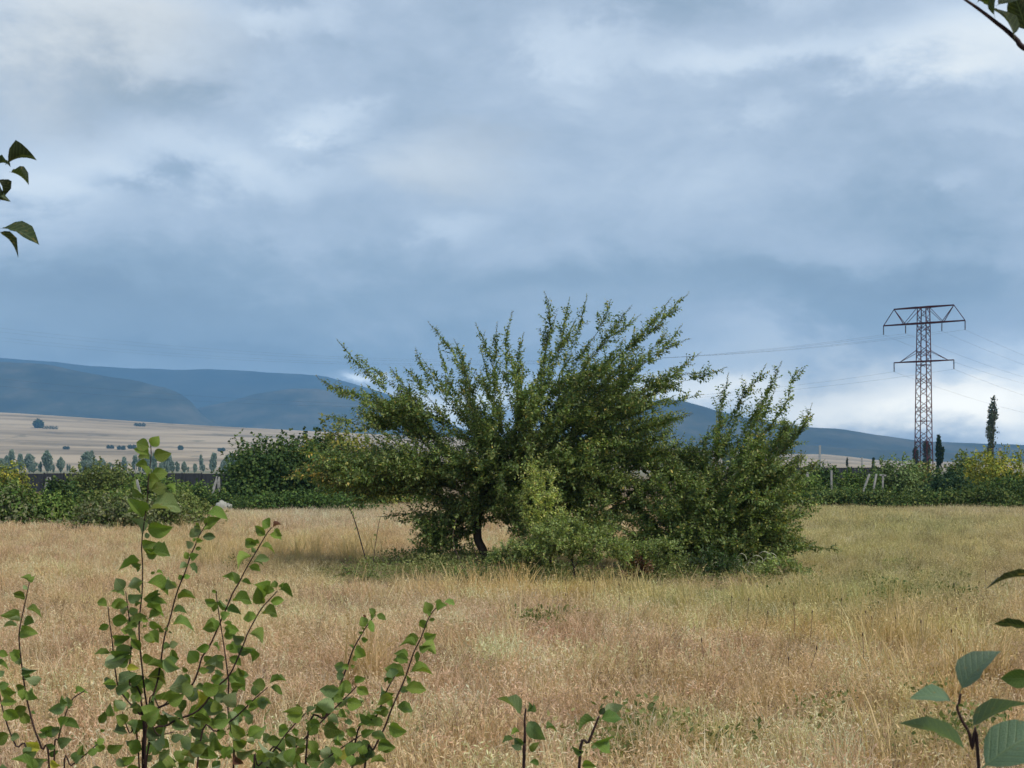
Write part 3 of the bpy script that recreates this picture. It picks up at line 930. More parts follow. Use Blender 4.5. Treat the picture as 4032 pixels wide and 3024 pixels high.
bush('bush', 'bright yellow green bush at the right edge', 'bush', 2085, 2265, 958, 97, YG, (4, 3, 2), 5200, .19, 8, HL, .35)
bush('bush', 'dark green growth under the yellow green bush', 'bush', 2095, 2280, 1026, 90, DG + MG, (2, 3, 1, 1, 1, 0), 3200, .16, 9, HL, .15)
# the hedgerow goes on outside the frame
bush('bush', 'green bush of the hedgerow beyond the left edge', 'bush', -330, -50, 1010, 80, MG, (3, 3, 2), 3000, .18, 8, HL)
bush('bush', 'green bush of the hedgerow beyond the right edge', 'bush', 2270, 2560, 990, 92, MG + YG, (3, 3, 1, 1, 1, 1), 3000, .18, 8, HL)


def column_tree(name, label, cat, px, ytop, ybot, wpx, Y, cols, wts, n, leaf, cloud=4, lean=0.0, group=None, fill=2):
    s = Y / 3212
    gz = float(ground_z(np.array([(px - 1106) * s]), np.array([float(Y)]))[0]) if Y > 600 else 0
    H = EYE + (1010 - ytop) * s - gz
    x = (px - 1106) * s
    root = empty(name, (x, Y, gz), label, cat, group)
    mb = MB(); mb.tube(catmull([(x, Y, gz - .1), (x + lean * .4, Y, gz + H * .5), (x + lean, Y, gz + H * .96)], 5), np.linspace(H * .018, H * .004, 11), 6)
    mb.build('trunk', M_BARK, root, True)
    B, D = [], []
    for k in range(cloud):
        t0 = random.uniform(.12, .75); t1 = min(1.0, t0 + random.uniform(.18, .4))
        a = random.uniform(0, 6.28); off = wpx * s * random.uniform(.1, .36)
        m = n // cloud
        t = rng.uniform(0, 1, m)
        rr = np.sin(np.pi * np.clip(t * .95 + .05, 0, 1)) ** .7 * wpx * s * .2
        ang = rng.uniform(0, 6.28, m)
        zz = gz + H * (t0 + (t1 - t0) * t)
        cx = x + lean * (t0 + (t1 - t0) * t) + math.cos(a) * off * (1 - .5 * t0) * (0.5 + t)
        cy = Y + math.sin(a) * off * (0.5 + t)
        q = rng.uniform(.5, 1, m)
        B.append(np.stack([cx + np.cos(ang) * rr * q, cy + np.sin(ang) * rr * q, zz], 1)); D.append(np.stack([np.cos(ang), np.sin(ang), np.full(m, .3)], 1))
    m = n // fill
    t = rng.uniform(0, 1, m); ang = rng.uniform(0, 6.28, m)
    rr = (np.sin(np.pi * np.clip(t, 0.02, 1)) ** .6) * wpx * s * .30 * rng.uniform(.3, 1, m)
    B.append(np.stack([x + lean * t + np.cos(ang) * rr, Y + np.sin(ang) * rr, gz + H * (.08 + .92 * t)], 1)); D.append(np.stack([np.cos(ang), np.sin(ang), np.full(m, .3)], 1))
    B = np.vstack(B); D = unit(np.vstack(D))
    m = len(B); ln = rng.uniform(.6, 1.4, m) * leaf
    link('crown', leaf_mesh('crown', B, D * .4 + np.array([0, 0, 1]) + rng.normal(0, .5, (m, 3)), D + rng.normal(0, .4, (m, 3)), ln, ln * .6, mixcol(m, cols, wts)), M_FAR, root)
    return root


GP = [(.045, .062, .038), (.07, .085, .055), (.03, .045, .028)]
column_tree('poplar_tree', 'ragged tall poplar behind the yellow green bush', 'tree', 2142, 853, 980, 40, 235, [(.08, .10, .06), (.11, .13, .08), (.06, .08, .05)], (3, 2, 2), 1500, .36, 9, .5, fill=12)
column_tree('cypress_tree', 'narrow dark cypress just right of the pylon foot', 'tree', 2028, 942, 1000, 17, 220, DG, (3, 2, 1), 1500, .35, 3)
column_tree('columnar_tree', 'grey green columnar tree behind the pylon foot', 'tree', 2003, 956, 1000, 26, 420, GP, (3, 2, 2), 1800, .5, 5)
column_tree('columnar_tree', 'shorter grey green tree left behind the pylon foot', 'tree', 1978, 966, 1000, 18, 430, GP, (3, 2, 2), 1200, .5, 4)
column_tree('cypress_tree', 'tiny dark cypress on the pale swell', 'tree', 1830, 990, 1012, 4, 330, DG, (3, 2, 1), 400, .3, 2)
column_tree('cypress_tree', 'tiny forked dark tree right of the tiny cypress', 'tree', 1886, 990, 1012, 6, 330, DG, (3, 2, 1), 400, .3, 2)
column_tree('columnar_tree', 'small bluish tree on the pale swell left of the dark pointed bush', 'tree', 1722, 985, 1012, 10, 420, GP, (3, 2, 2), 500, .4, 2)

# trees with haze mixed into the leaf colour in front of the plain: individuals, each its own copy
HAZE_GREENS = [(.19, .25, .205), (.24, .30, .24), (.14, .20, .165)]
protos = []
for k in range(4):
    protos.append(column_tree('distant_tree', 'x', 'tree', 100 + k * 60, 982, 1014, (10, 15, 24, 32)[k], 620, HAZE_GREENS, (3, 2, 2), (500, 600, 900, 1000)[k], .8, (3, 4, 6, 7)[k]))


def copy_tree(o):
    c = o.copy(); COL.objects.link(c)
    for ch in o.children:
        d = ch.copy(); COL.objects.link(d); d.parent = c
        d.matrix_parent_inverse = ch.matrix_parent_inverse.copy()
    return c


used = [False] * 4
DT = 'hazy distant trees in rows before the bare plain'
spots = [(random.choice((20, 70, 110, 150, 190, 205, 260, 320, 350, 390, 430, 470, 500, 540, -40)) + random.gauss(0, 16), random.uniform(480, 760)) for i in range(120)] + [(1500 + i * 16, random.uniform(500, 700)) for i in range(6)]
for i, (px, Y) in enumerate(spots):
    k = random.choice((0, 0, 1, 1, 2, 3))
    if not used[k]:
        o = protos[k]; used[k] = True
    else:
        o = copy_tree(protos[k])
    o.location = ((px - 1106) / 3212 * Y, Y, float(ground_z(np.array([(px - 1106) / 3212 * Y]), np.array([Y]))[0]))
    s = random.choice((random.uniform(.3, .6), random.uniform(.5, 1.15)))
    o.scale = (s, s, s * random.uniform(.85, 1.1)); o.rotation_euler = (0, 0, random.uniform(0, 6.28))
    tag(o, 'one of the small trees tinted blue green for haze, in rows between hedgerow and plain', 'tree', DT)


def far_bush(label, px, py, wpx, hpx, Y, name='distant_bush', group=None):
    cand = np.linspace(1490, 2590, 300)
    rows = 1010 - (ground_z((px - 1106) / 3212 * cand, cand) - EYE) / cand * 3212
    Y = float(cand[int(np.argmin(np.abs(rows - py - hpx * .4)))])
    s = Y / 3212
    x = (px - 1106) * s
    gz = float(ground_z(np.array([x]), np.array([float(Y)]))[0])
    root = empty(name, (x, Y, gz), label, 'bush' if wpx > hpx else 'tree', group)
    n = 420
    lum = max(1, int(wpx / hpx))
    B, D = [], []
    for k in range(lum):
        cx = x + (k - (lum - 1) / 2) * hpx * s * 1.0
        r = hpx * s * .55
        d = unit(rng.normal(size=(n // lum, 3)))
        B.append(np.array([cx, Y, gz + r * .8]) + d * r * rng.uniform(.6, 1.05, (len(d), 1)) * [1, 1, .95]); D.append(d)
    B = np.vstack(B); D = np.vstack(D); B[:, 2] = np.maximum(B[:, 2], gz)
    m = len(B); ln = np.full(m, hpx * s * .28)
    link('crown', leaf_mesh('crown', B, rng.normal(size=(m, 3)), D + rng.normal(0, .3, (m, 3)), ln, ln * .7, mixcol(m, DG, (3, 2, 1))), M_FAR, root)
    mb = MB(); mb.tube([(x, Y, gz - .3), (x, Y, gz + hpx * s * .5)], [hpx * s * .06, hpx * s * .03], 5); mb.build('trunk', M_BARK, root)


far_bush('round dark tree alone on the bare plain at the left', 83, 917, 15, 19, 2100, 'distant_tree')
far_bush('low bush strip to the right of the lone round tree', 108, 924, 40, 7, 2120)
far_bush('dark bush strip on the plain left of the tall shoot', 302, 918, 26, 8, 2250)
FB = 'small dark bushes dotted on the plain'
for px, py, w, h, lb in ((143, 968, 18, 7, 'flat dark bush on the lower plain below the lone round tree'), (238, 966, 16, 8, 'first of three dark bushes joined in a row on the lower plain'),
                         (262, 968, 22, 9, 'middle of three dark bushes joined in a row on the lower plain'), (285, 966, 20, 9, 'last of three dark bushes in a row, beside the tall shoot'), (390, 968, 18, 10, 'roundish dark bush on the lower plain right of the tall shoot'),
                         (478, 972, 22, 8, 'flat dark bush on the plain almost touching the biggest hedgerow bush'), 
                         (860, 945, 40, 5, 'long thin dark bush strip seen through the left of the large tree')):
    far_bush(lb, px, py, w, h, 0, group=FB)


# ------------------------------------------------------------------ fence, posts, stone
def dark_fence(label, x0, x1, yt, Y):
    s = Y / 3212
    z = EYE + (1010 - yt) * s
    a, b = (x0 - 1106) * s, (x1 - 1106) * s
    root = empty('screen_fence', ((a + b) / 2, Y, 0), label, 'fence')
    n = int((b - a) / 1.5)
    w = (b - a) / n
    me = None
    for i in range(n):
        if me is None:
            mb = MB(); mb.bar((-w / 2 + .02, 0, z / 2 + .03), (w / 2 - .02, 0, z / 2 + .03), .05, z - .06)
            o = mb.build('panel', M_DARKF); me = o.data
        else:
            o = bpy.data.objects.new('panel', me); COL.objects.link(o)
        o.parent = root
        o.location = (a + w * (i + .5) - (a + b) / 2, random.uniform(-.02, .02), random.uniform(-.03, .03))
    me = None
    for i in range(n + 1):
        if me is None:
            mb = MB(); mb.bar((0, 0, 0), (0, 0, z + .08), .1, .1); o = mb.build('post', M_DARKF); me = o.data
        else:
            o = bpy.data.objects.new('post', me); COL.objects.link(o)
        o.parent = root
        o.location = (a + w * i - (a + b) / 2, .09, 0)


dark_fence('long dark screen fence behind the left hedgerow', -160, 520, 1023, 118)
dark_fence('dark screen fence in front of the pale swell at right', 1660, 1930, 1010, 122)


def posts(label, lines, Y, rad=.07, name='concrete_post', group='white concrete posts along the fence'):
    first = [P2(x, y, Y) for x, y in lines[0]]
    low = min(first, key=lambda p: p[2])
    root = empty(name, (low[0], Y, 0), label, 'post', group)
    for ln in lines:
        p = [P2(x, y, Y) for x, y in ln]
        p.sort(key=lambda q: q[2])
        d = p[-1] - p[0]
        if abs(d[2]) > .3:
            p[0] = p[0] - d * (p[0][2] / d[2])
        mb = MB(); mb.bar(p[0], p[-1], rad * 2, rad * 1.6)
        mb.build('post' if len(lines) > 1 else 'shaft', M_CONC, root)


posts('white A shaped pair of posts left of the biggest bush', [((472, 1030), (473, 1060)), ((470, 1030), (461, 1059))], 71)
posts('leaning white post pair in front of the dark fence far left', [((106, 1031), (108, 1044)), ((105, 1031), (98, 1056))], 73)
posts('thin pale pole rising over the hedgerow left of the tall shoot', [((293, 1003), (293, 1022))], 130, .05)
posts('short slanted white post behind the grey green scrub', [((295, 1036), (301, 1062))], 66, .06)
posts('short white stub low in the right hedgerow near the leaning shrub', [((1743, 1020), (1745, 1030))], 77, .07)
posts('thin pale post in the bush of upright stems', [((1796, 1016), (1796, 1045))], 79, .06)
posts('white leaning post pair in the right hedgerow', [((1878, 1024), (1868, 1052)), ((1893, 1024), (1889, 1045))], 79, .06)
posts('white post with a short crossbar left of the pylon', [((1907, 1026), (1907, 1042)), ((1900, 1026), (1914, 1027))], 79, .05)
posts('pale slanted post under the pylon foot', [((2031, 1006), (2034, 1024))], 100, .07)
posts('tall thin white mast on the pale swell', [((1862, 988), (1862, 1012))], 420, .25, 'mast', None)
posts('white squat tower on top of the pale swell', [((1771, 962), (1771, 985))], 800, .6, 'mast', None)
posts('pale post against the poplar foot', [((2160, 968), (2160, 985))], 150, .12)


def stone(label, px, py, w, Y):
    s = Y / 3212
    root_loc = P2(px, py, Y)
    r = w * s / 2
    d = unit(rng.normal(size=(400, 3)))
    nu, nv = 14, 9
    V = []
    for i in range(nv):
        th = math.pi * i / (nv - 1)
        for j in range(nu):
            a = 2 * math.pi * j / nu
            k = 1 + .16 * math.sin(3 * a + i) + .1 * math.sin(5 * a - 2 * i)
            V.append((root_loc[0] + r * k * math.sin(th) * math.cos(a), Y + r * .8 * k * math.sin(th) * math.sin(a), max(0, r * .9 + r * 1.1 * math.cos(th) * k)))
    f = [(i * nu + j, i * nu + (j + 1) % nu, (i + 1) * nu + (j + 1) % nu, (i + 1) * nu + j) for i in range(nv - 1) for j in range(nu)]
    o = link('boulder', mesh_np('boulder', V, f, smooth=True), M_STONE)
    tag(o, label, 'stone')


stone('whitish boulder at the left foot of the biggest bush', 478, 1068, 26, 65)
stone('smaller whitish boulder touching the one by the biggest bush', 493, 1067, 19, 66)


# ------------------------------------------------------------------ pylon and wires
PYD = 310.0
PS = PYD / F4 / 1.896        # metres per pixel of the pylon close-up at that distance
cx = P4(3000 + 1207 / 1.896, 0, PYD)[0]


def pyl():
    th = R(-40)
    ax = np.array([math.cos(th), math.sin(th), 0]); ln = np.array([math.sin(-th), math.cos(th), 0])
    root = empty('power_pylon', (cx, PYD, 0), 'tall dark lattice power pylon with two crossarms', 'pylon')
    o = np.array([cx, PYD, 0.0])

    def zz(py): return EYE + (1405 - py) * PS
    ztop = zz(208)

    def half(z):
        return np.interp(z, [0, zz(1340), zz(600), ztop], [3.05, 2.75, 2.28, 1.9]) / 2 * .98
    lev = [0.0]
    z = 0.0
    while z < ztop - 1.3:
        z += half(z) * 2 * .62; lev.append(z)
    lev[-1] = ztop
    cor = [(-1, -1), (1, -1), (1, 1), (-1, 1)]

    def C(k, z):
        a, b = cor[k % 4]; h = half(z); return o + ax * a * h + ln * b * h + [0, 0, z]
    for k in range(4):
        mb = MB()
        zs = np.linspace(0, ztop, 6)
        for q in range(5): mb.bar(C(k, zs[q]), C(k, zs[q + 1]), .16)
        mb.build('leg', M_STEEL, root)
    for k in range(4):
        mb = MB()
        for i in range(len(lev) - 1):
            a, b = lev[i], lev[i + 1]
            if i % 2 == 0: mb.bar(C(k, a), C(k + 1, b), .10)
            else: mb.bar(C(k + 1, a), C(k, b), .10)
            if i % 2 == 0: mb.bar(C(k + 1, a), C(k, b), .10) if i % 4 == 0 else None
        for zq in (ztop * .33, ztop * .66, ztop - .05): mb.bar(C(k, zq), C(k + 1, zq), .11)
        mb.build('bracing', M_STEEL, root)
    # upper arm
    L2, Lt = 9.0, 6.6

    def arm_pt(s, z): return o + ax * s + [0, 0, z]
    zl, zt = zz(327), zz(208)
    mb = MB()
    for sgn in (-1, 1):
        for off in (-1, 1):
            e = arm_pt(sgn * L2, zl); st = o + ln * off * half(zl) + [0, 0, zl] + ax * sgn * half(zl)
            mb.bar(st, e, .26)
            m5 = arm_pt(sgn * 4.2, zl) + ln * off * half(zl) * .5
            tp = arm_pt(sgn * Lt, zt)
            mb.bar(o + ln * off * half(zt) + [0, 0, zt] + ax * sgn * half(zt), tp, .26)
            mb.bar(m5, tp, .13); mb.bar(m5, o + ax * sgn * half(zt) + ln * off * half(zt) + [0, 0, zt], .09)
        mb.bar(arm_pt(sgn * Lt, zt), arm_pt(sgn * L2, zl), .13)
    for off in (-1, 1):
        mb.bar(o + ln * off * half(zl) + [0, 0, zl] - ax * half(zl), o + ln * off * half(zl) + [0, 0, zl] + ax * half(zl), .2)
        mb.bar(o + ln * off * half(zt) + [0, 0, zt] - ax * half(zt), o + ln * off * half(zt) + [0, 0, zt] + ax * half(zt), .2)
    mb.build('upper_crossarm', M_STEEL, root)
    z2, z3 = zz(612), zz(530)
    mb = MB()
    for sgn in (-1, 1):
        for off in (-1, 1):
            mb.bar(o + ln * off * half(z2) + ax * sgn * half(z2) + [0, 0, z2], arm_pt(sgn * 6.6, z2), .22)
            mb.bar(o + ln * off * half(z3) + ax * sgn * half(z3) + [0, 0, z3], arm_pt(sgn * 5.3, z2 + .05), .10)
        mb.bar(o + ln * half(z2) + ax * sgn * half(z2) + [0, 0, z2], o - ln * half(z2) + ax * sgn * half(z2) + [0, 0, z2], .15)
    for off in (-1, 1):
        mb.bar(o + ln * off * half(z2) - ax * half(z2) + [0, 0, z2], o + ln * off * half(z2) + ax * half(z2) + [0, 0, z2], .18)
    mb.build('lower_crossarm', M_STEEL, root)
    ends = []
    for s, z in ((-9.0, zl), (-4.0, zl), (4.0, zl), (9.0, zl), (-6.6, z2), (6.6, z2)):
        p = arm_pt(s, z)
        mb = MB()
        prof_z = np.linspace(0, -1.9, 15)
        rr = np.where(np.arange(15) % 2 == 0, .06, .15)
        mb.tube(p + np.stack([np.zeros(15), np.zeros(15), prof_z], 1), rr, 6)
        mb.build('insulator', M_GLASS, root)
        ends.append((s, p + np.array([0, 0, -1.9])))
    names = {-9.0: 'outer left end of the upper arm', -4.0: 'inner left of the upper arm', 4.0: 'inner right of the upper arm', 9.0: 'outer right end of the upper arm', -6.6: 'left end of the lower arm', 6.6: 'right end of the lower arm'}
    for s, p in ends:
        mb = MB()
        for sgn, span, sag, n in ((-1, 232, 9.0, 40), (1, 300, 9.0, 30)):
            u = np.linspace(0, 1, n)
            dr = ln if sgn > 0 else np.array([.94, .342, 0])
            q = p + dr * sgn * (u * span)[:, None]
            q[:, 2] -= 4 * sag * u * (1 - u)
            mb.tube(q, .013 if sgn > 0 else np.interp(u, [0, .25, .6, 1], [.013, .012, .006, .006]), 4)
        w = mb.build('power_line', M_WIRE)
        tag(w, 'thin power line hung from the ' + names[s] + ' of the pylon', 'wire', 'power lines of the pylon')


pyl()


# ------------------------------------------------------------------ grass
def gn_scatter(name, label, pts, rot, scl, idx, tint, protos, cat=None):
    me = bpy.data.meshes.new(name)
    me.vertices.add(len(pts)); me.vertices.foreach_set('co', np.asarray(pts, np.float32).ravel())
    a = me.attributes.new('rot', 'FLOAT_VECTOR', 'POINT'); a.data.foreach_set('vector', np.asarray(rot, np.float32).ravel())
    a = me.attributes.new('scl', 'FLOAT_VECTOR', 'POINT'); a.data.foreach_set('vector', np.asarray(scl, np.float32).ravel())
    a = me.attributes.new('pick', 'INT', 'POINT'); a.data.foreach_set('value', np.asarray(idx, np.int32))
    a = me.attributes.new('tint', 'FLOAT_COLOR', 'POINT')
    c = np.ones((len(pts), 4), np.float32); c[:, :3] = tint; a.data.foreach_set('color', c.ravel())
    o = link(name, me, None)
    tag(o, label, cat, None, 'stuff')
    col = bpy.data.collections.new(name + '_tufts')
    for i, m in enumerate(protos):
        po = bpy.data.objects.new('%s_tuft_%02d' % (name, i), m); col.objects.link(po)
    g = bpy.data.node_groups.new(name + '_scatter', 'GeometryNodeTree')
    g.interface.new_socket('Geometry', in_out='INPUT', socket_type='NodeSocketGeometry')
    g.interface.new_socket('Geometry', in_out='OUTPUT', socket_type='NodeSocketGeometry')
    gi = g.nodes.new('NodeGroupInput'); go = g.nodes.new('NodeGroupOutput')
    ci = g.nodes.new('GeometryNodeCollectionInfo'); ci.inputs[0].default_value = col
    ci.inputs['Separate Children'].default_value = True; ci.inputs['Reset Children'].default_value = True
    ip = g.nodes.new('GeometryNodeInstanceOnPoints'); ip.inputs['Pick Instance'].default_value = True

    def na(nm, ty):
        n = g.nodes.new('GeometryNodeInputNamedAttribute'); n.data_type = ty; n.inputs[0].default_value = nm
        return [s for s in n.outputs if s.enabled][0]
    L = g.links.new
    L(gi.outputs[0], ip.inputs['Points']); L(ci.outputs[0], ip.inputs['Instance'])
    L(na('pick', 'INT'), ip.inputs['Instance Index']); L(na('rot', 'FLOAT_VECTOR'), ip.inputs['Rotation']); L(na('scl', 'FLOAT_VECTOR'), ip.inputs['Scale'])
    L(ip.outputs[0], go.inputs[0])
    md = o.modifiers.new('scatter', 'NODES'); md.node_group = g
    return o


def tuft(name, n, rad, h, w, heads, bend=.35, seed=0):
    """a tuft of curved ribbons, some with drooping seed heads"""
    r = np.random.default_rng(seed)
    V, F_ = [], []

    def ribbon(P, W, side):
        b = len(V)
        for p, ww in zip(P, W):
            V.append(p - side * ww / 2); V.append(p + side * ww / 2)
        for i in range(len(P) - 1):
            F_.append((b + 2 * i, b + 2 * i + 1, b + 2 * i + 3, b + 2 * i + 2))
    for k in range(n):
        a = r.uniform(0, 6.28); q = rad * math.sqrt(r.uniform())
        p0 = np.array([q * math.cos(a), q * math.sin(a), -.02])
        hh = h * r.uniform(.5, 1.15)
        ld = r.uniform(0, 6.28); l = bend * hh * r.uniform(.1, 1.2)
        tip = p0 + np.array([math.cos(ld) * l, math.sin(ld) * l, hh])
        c = p0 + np.array([math.cos(ld) * l * .2, math.sin(ld) * l * .2, hh * .6])
        ts = np.linspace(0, 1, 4)[:, None]
        P = (1 - ts) ** 2 * p0 + 2 * ts * (1 - ts) * c + ts ** 2 * tip
        fa = r.uniform(0, 3.14)
        side = np.array([math.cos(fa), math.sin(fa), 0])
        ww = w * r.uniform(.6, 1.3)
        if r.uniform() < heads:
            ribbon(P, [ww * .6, ww * .55, ww * .5, ww * .4], side)
            d = P[-1] - P[-2]; d /= np.linalg.norm(d)
            for j in range(3):
                e = P[-1] - d * .035 * j * r.uniform(.6, 1.3)
                dd = d * .6 + r.normal(0, .55, 3) + [0, 0, -.15 * j]; dd /= np.linalg.norm(dd)
                sl = r.uniform(.022, .045)
                s2 = np.cross(dd, r.normal(size=3)); s2 /= np.linalg.norm(s2)
                ribbon([e, e + dd * sl * .5, e + dd * sl], [.002, ww * 1.4, .001], s2)
        else:
            ribbon(P, [ww, ww * .9, ww * .65, ww * .12], side)
    me = bpy.data.meshes.new(name)
    me.from_pydata([v.tolist() for v in V], [], F_)
    me.materials.append(M_GRASS)
    return me


def weed_tuft(name, n, rad, h, leaf, seed):
    r = np.random.default_rng(seed)
    V, F_ = [], []
    for k in range(n):
        a = r.uniform(0, 6.28); q = rad * math.sqrt(r.uniform())
        b = np.array([q * math.cos(a), q * math.sin(a), h * r.uniform(.05, 1)])
        d = r.normal(size=3) + [0, 0, .5]; d /= np.linalg.norm(d)
        s = np.cross(d, r.normal(size=3)); s /= np.linalg.norm(s)
        l = leaf * r.uniform(.6, 1.4); i = len(V)
        V += [b, b + d * l * .45 + s * l * .28, b + d * l, b + d * l * .45 - s * l * .28]
        F_.append((i, i + 1, i + 2, i + 3))
    me = bpy.data.meshes.new(name)
    me.from_pydata([list(map(float, v)) for v in V], [], F_)
    me.materials.append(M_GRASS)
    return me


def project2(x, y):
    return 1106 + 3212 * x / y, 1010 + EYE * 3212 / y


PINK = np.array((.585, .40, .275)); STRAW = np.array((.53, .39, .215)); GOLD = np.array((.55, .35, .13))
PALE = np.array((.56, .45, .34)); OLIVE = np.array((.315, .325, .145)); LIME = np.array((.47, .48, .23)); BROWN = np.array((.30, .22, .145))
GREEN = np.array((.105, .15, .045))
PATCH = [  # px2, py2, rx, ry, colour, strength
    (700, 1110, 220, 40, PALE, .8), (300, 1170, 330, 30, STRAW, .5), (80, 1150, 160, 30, PINK, .5), (560, 1200, 170, 34, STRAW, .9), (760, 1190, 70, 30, STRAW, .9),
    (1150, 1290, 260, 28, GOLD, 1.0), (780, 1250, 260, 22, OLIVE, .6), (1640, 1315, 330, 45, LIME, .8), (1800, 1290, 400, 60, OLIVE, .6), (2000, 1130, 330, 45, OLIVE, .7),
    (1900, 1200, 420, 80, OLIVE, .65), (2100, 1110, 160, 20, PALE, .4), (1560, 1265, 150, 22, PINK, .7), (1850, 1385, 300, 18, GOLD, .45), (2100, 1400, 200, 60, OLIVE, .4),
    (1700, 1540, 350, 70, BROWN, .35), (1430, 1620, 90, 40, OLIVE, .8), (2050, 1620, 120, 40, OLIVE, .7), (1560, 1640, 100, 30, OLIVE, .5), (200, 1330, 260, 30, STRAW, .45),
    (2000, 1500, 220, 60, STRAW, .4), (1750, 1100, 150, 22, OLIVE, .5), (900, 1330, 300, 40, PALE, .4), (1150, 1350, 90, 25, BROWN, .4), (960, 1235, 240, 20, BROWN, .5), (820, 1236, 260, 24, np.array((.20, .19, .095)), .75), (1300, 1245, 330, 22, np.array((.22, .20, .10)), .7)]  # dark olive entries under the tree put its shade into the weedy grass colour


def field_tint(x, y):
    px, py = project2(x, y)
    n1 = np.sin(x * .9 + 1.3 * np.sin(y * .45)) * np.sin(y * .63 + .8 * np.sin(x * .7))
    n2 = np.sin(x * 2.7 + y * 1.1) * np.sin(y * 2.2 - x * .9)
    c = PINK[None, :] * (1 + .10 * n1 + .07 * np.sin(x * 1.7 - y * .8 + 2 * n1))[:, None] + (STRAW - PINK)[None, :] * np.clip(.25 + .35 * n1 + .2 * n2, 0, .7)[:, None]
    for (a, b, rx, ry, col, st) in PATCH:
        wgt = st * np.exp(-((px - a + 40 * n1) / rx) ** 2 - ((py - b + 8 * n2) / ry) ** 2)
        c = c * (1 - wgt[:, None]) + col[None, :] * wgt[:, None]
    # every clump of about half a metre has its own tone
    hsh = np.sin(np.floor((x + .25 * np.sin(y * 3)) / .55) * 12.9898 + np.floor((y + .3 * np.sin(x * 2.3)) / .8) * 78.233) * 43758.5453
    c = c * (1 + .30 * (hsh - np.floor(hsh) - .5))[:, None]
    g = rng.normal(0, 1, len(x))
    c = c * (1 + .26 * np.clip(g, -1.8, 1.8))[:, None] * rng.uniform(.95, 1.05, (len(x), 3))
    w = (rng.uniform(0, 1, len(x)) < .05)[:, None]
    c = np.where(w, c * .5 + np.array((.33, .30, .24)), c)
    return np.clip(c, .03, .62)


def scatter_area(y0, y1, dens, margin=3.5):
    """points in the part of the field the camera can see, with a margin"""
    A = []
    ys = np.linspace(y0, y1, max(2, int((y1 - y0) / 1.0) + 1))
    for a, b in zip(ys[:-1], ys[1:]):
        hw = (a + b) / 2 * .345 + margin
        n = rng.poisson(dens * 2 * hw * (b - a))
        A.append(np.stack([rng.uniform(-hw, hw, n), rng.uniform(a, b, n)], 1))
    return np.vstack(A)


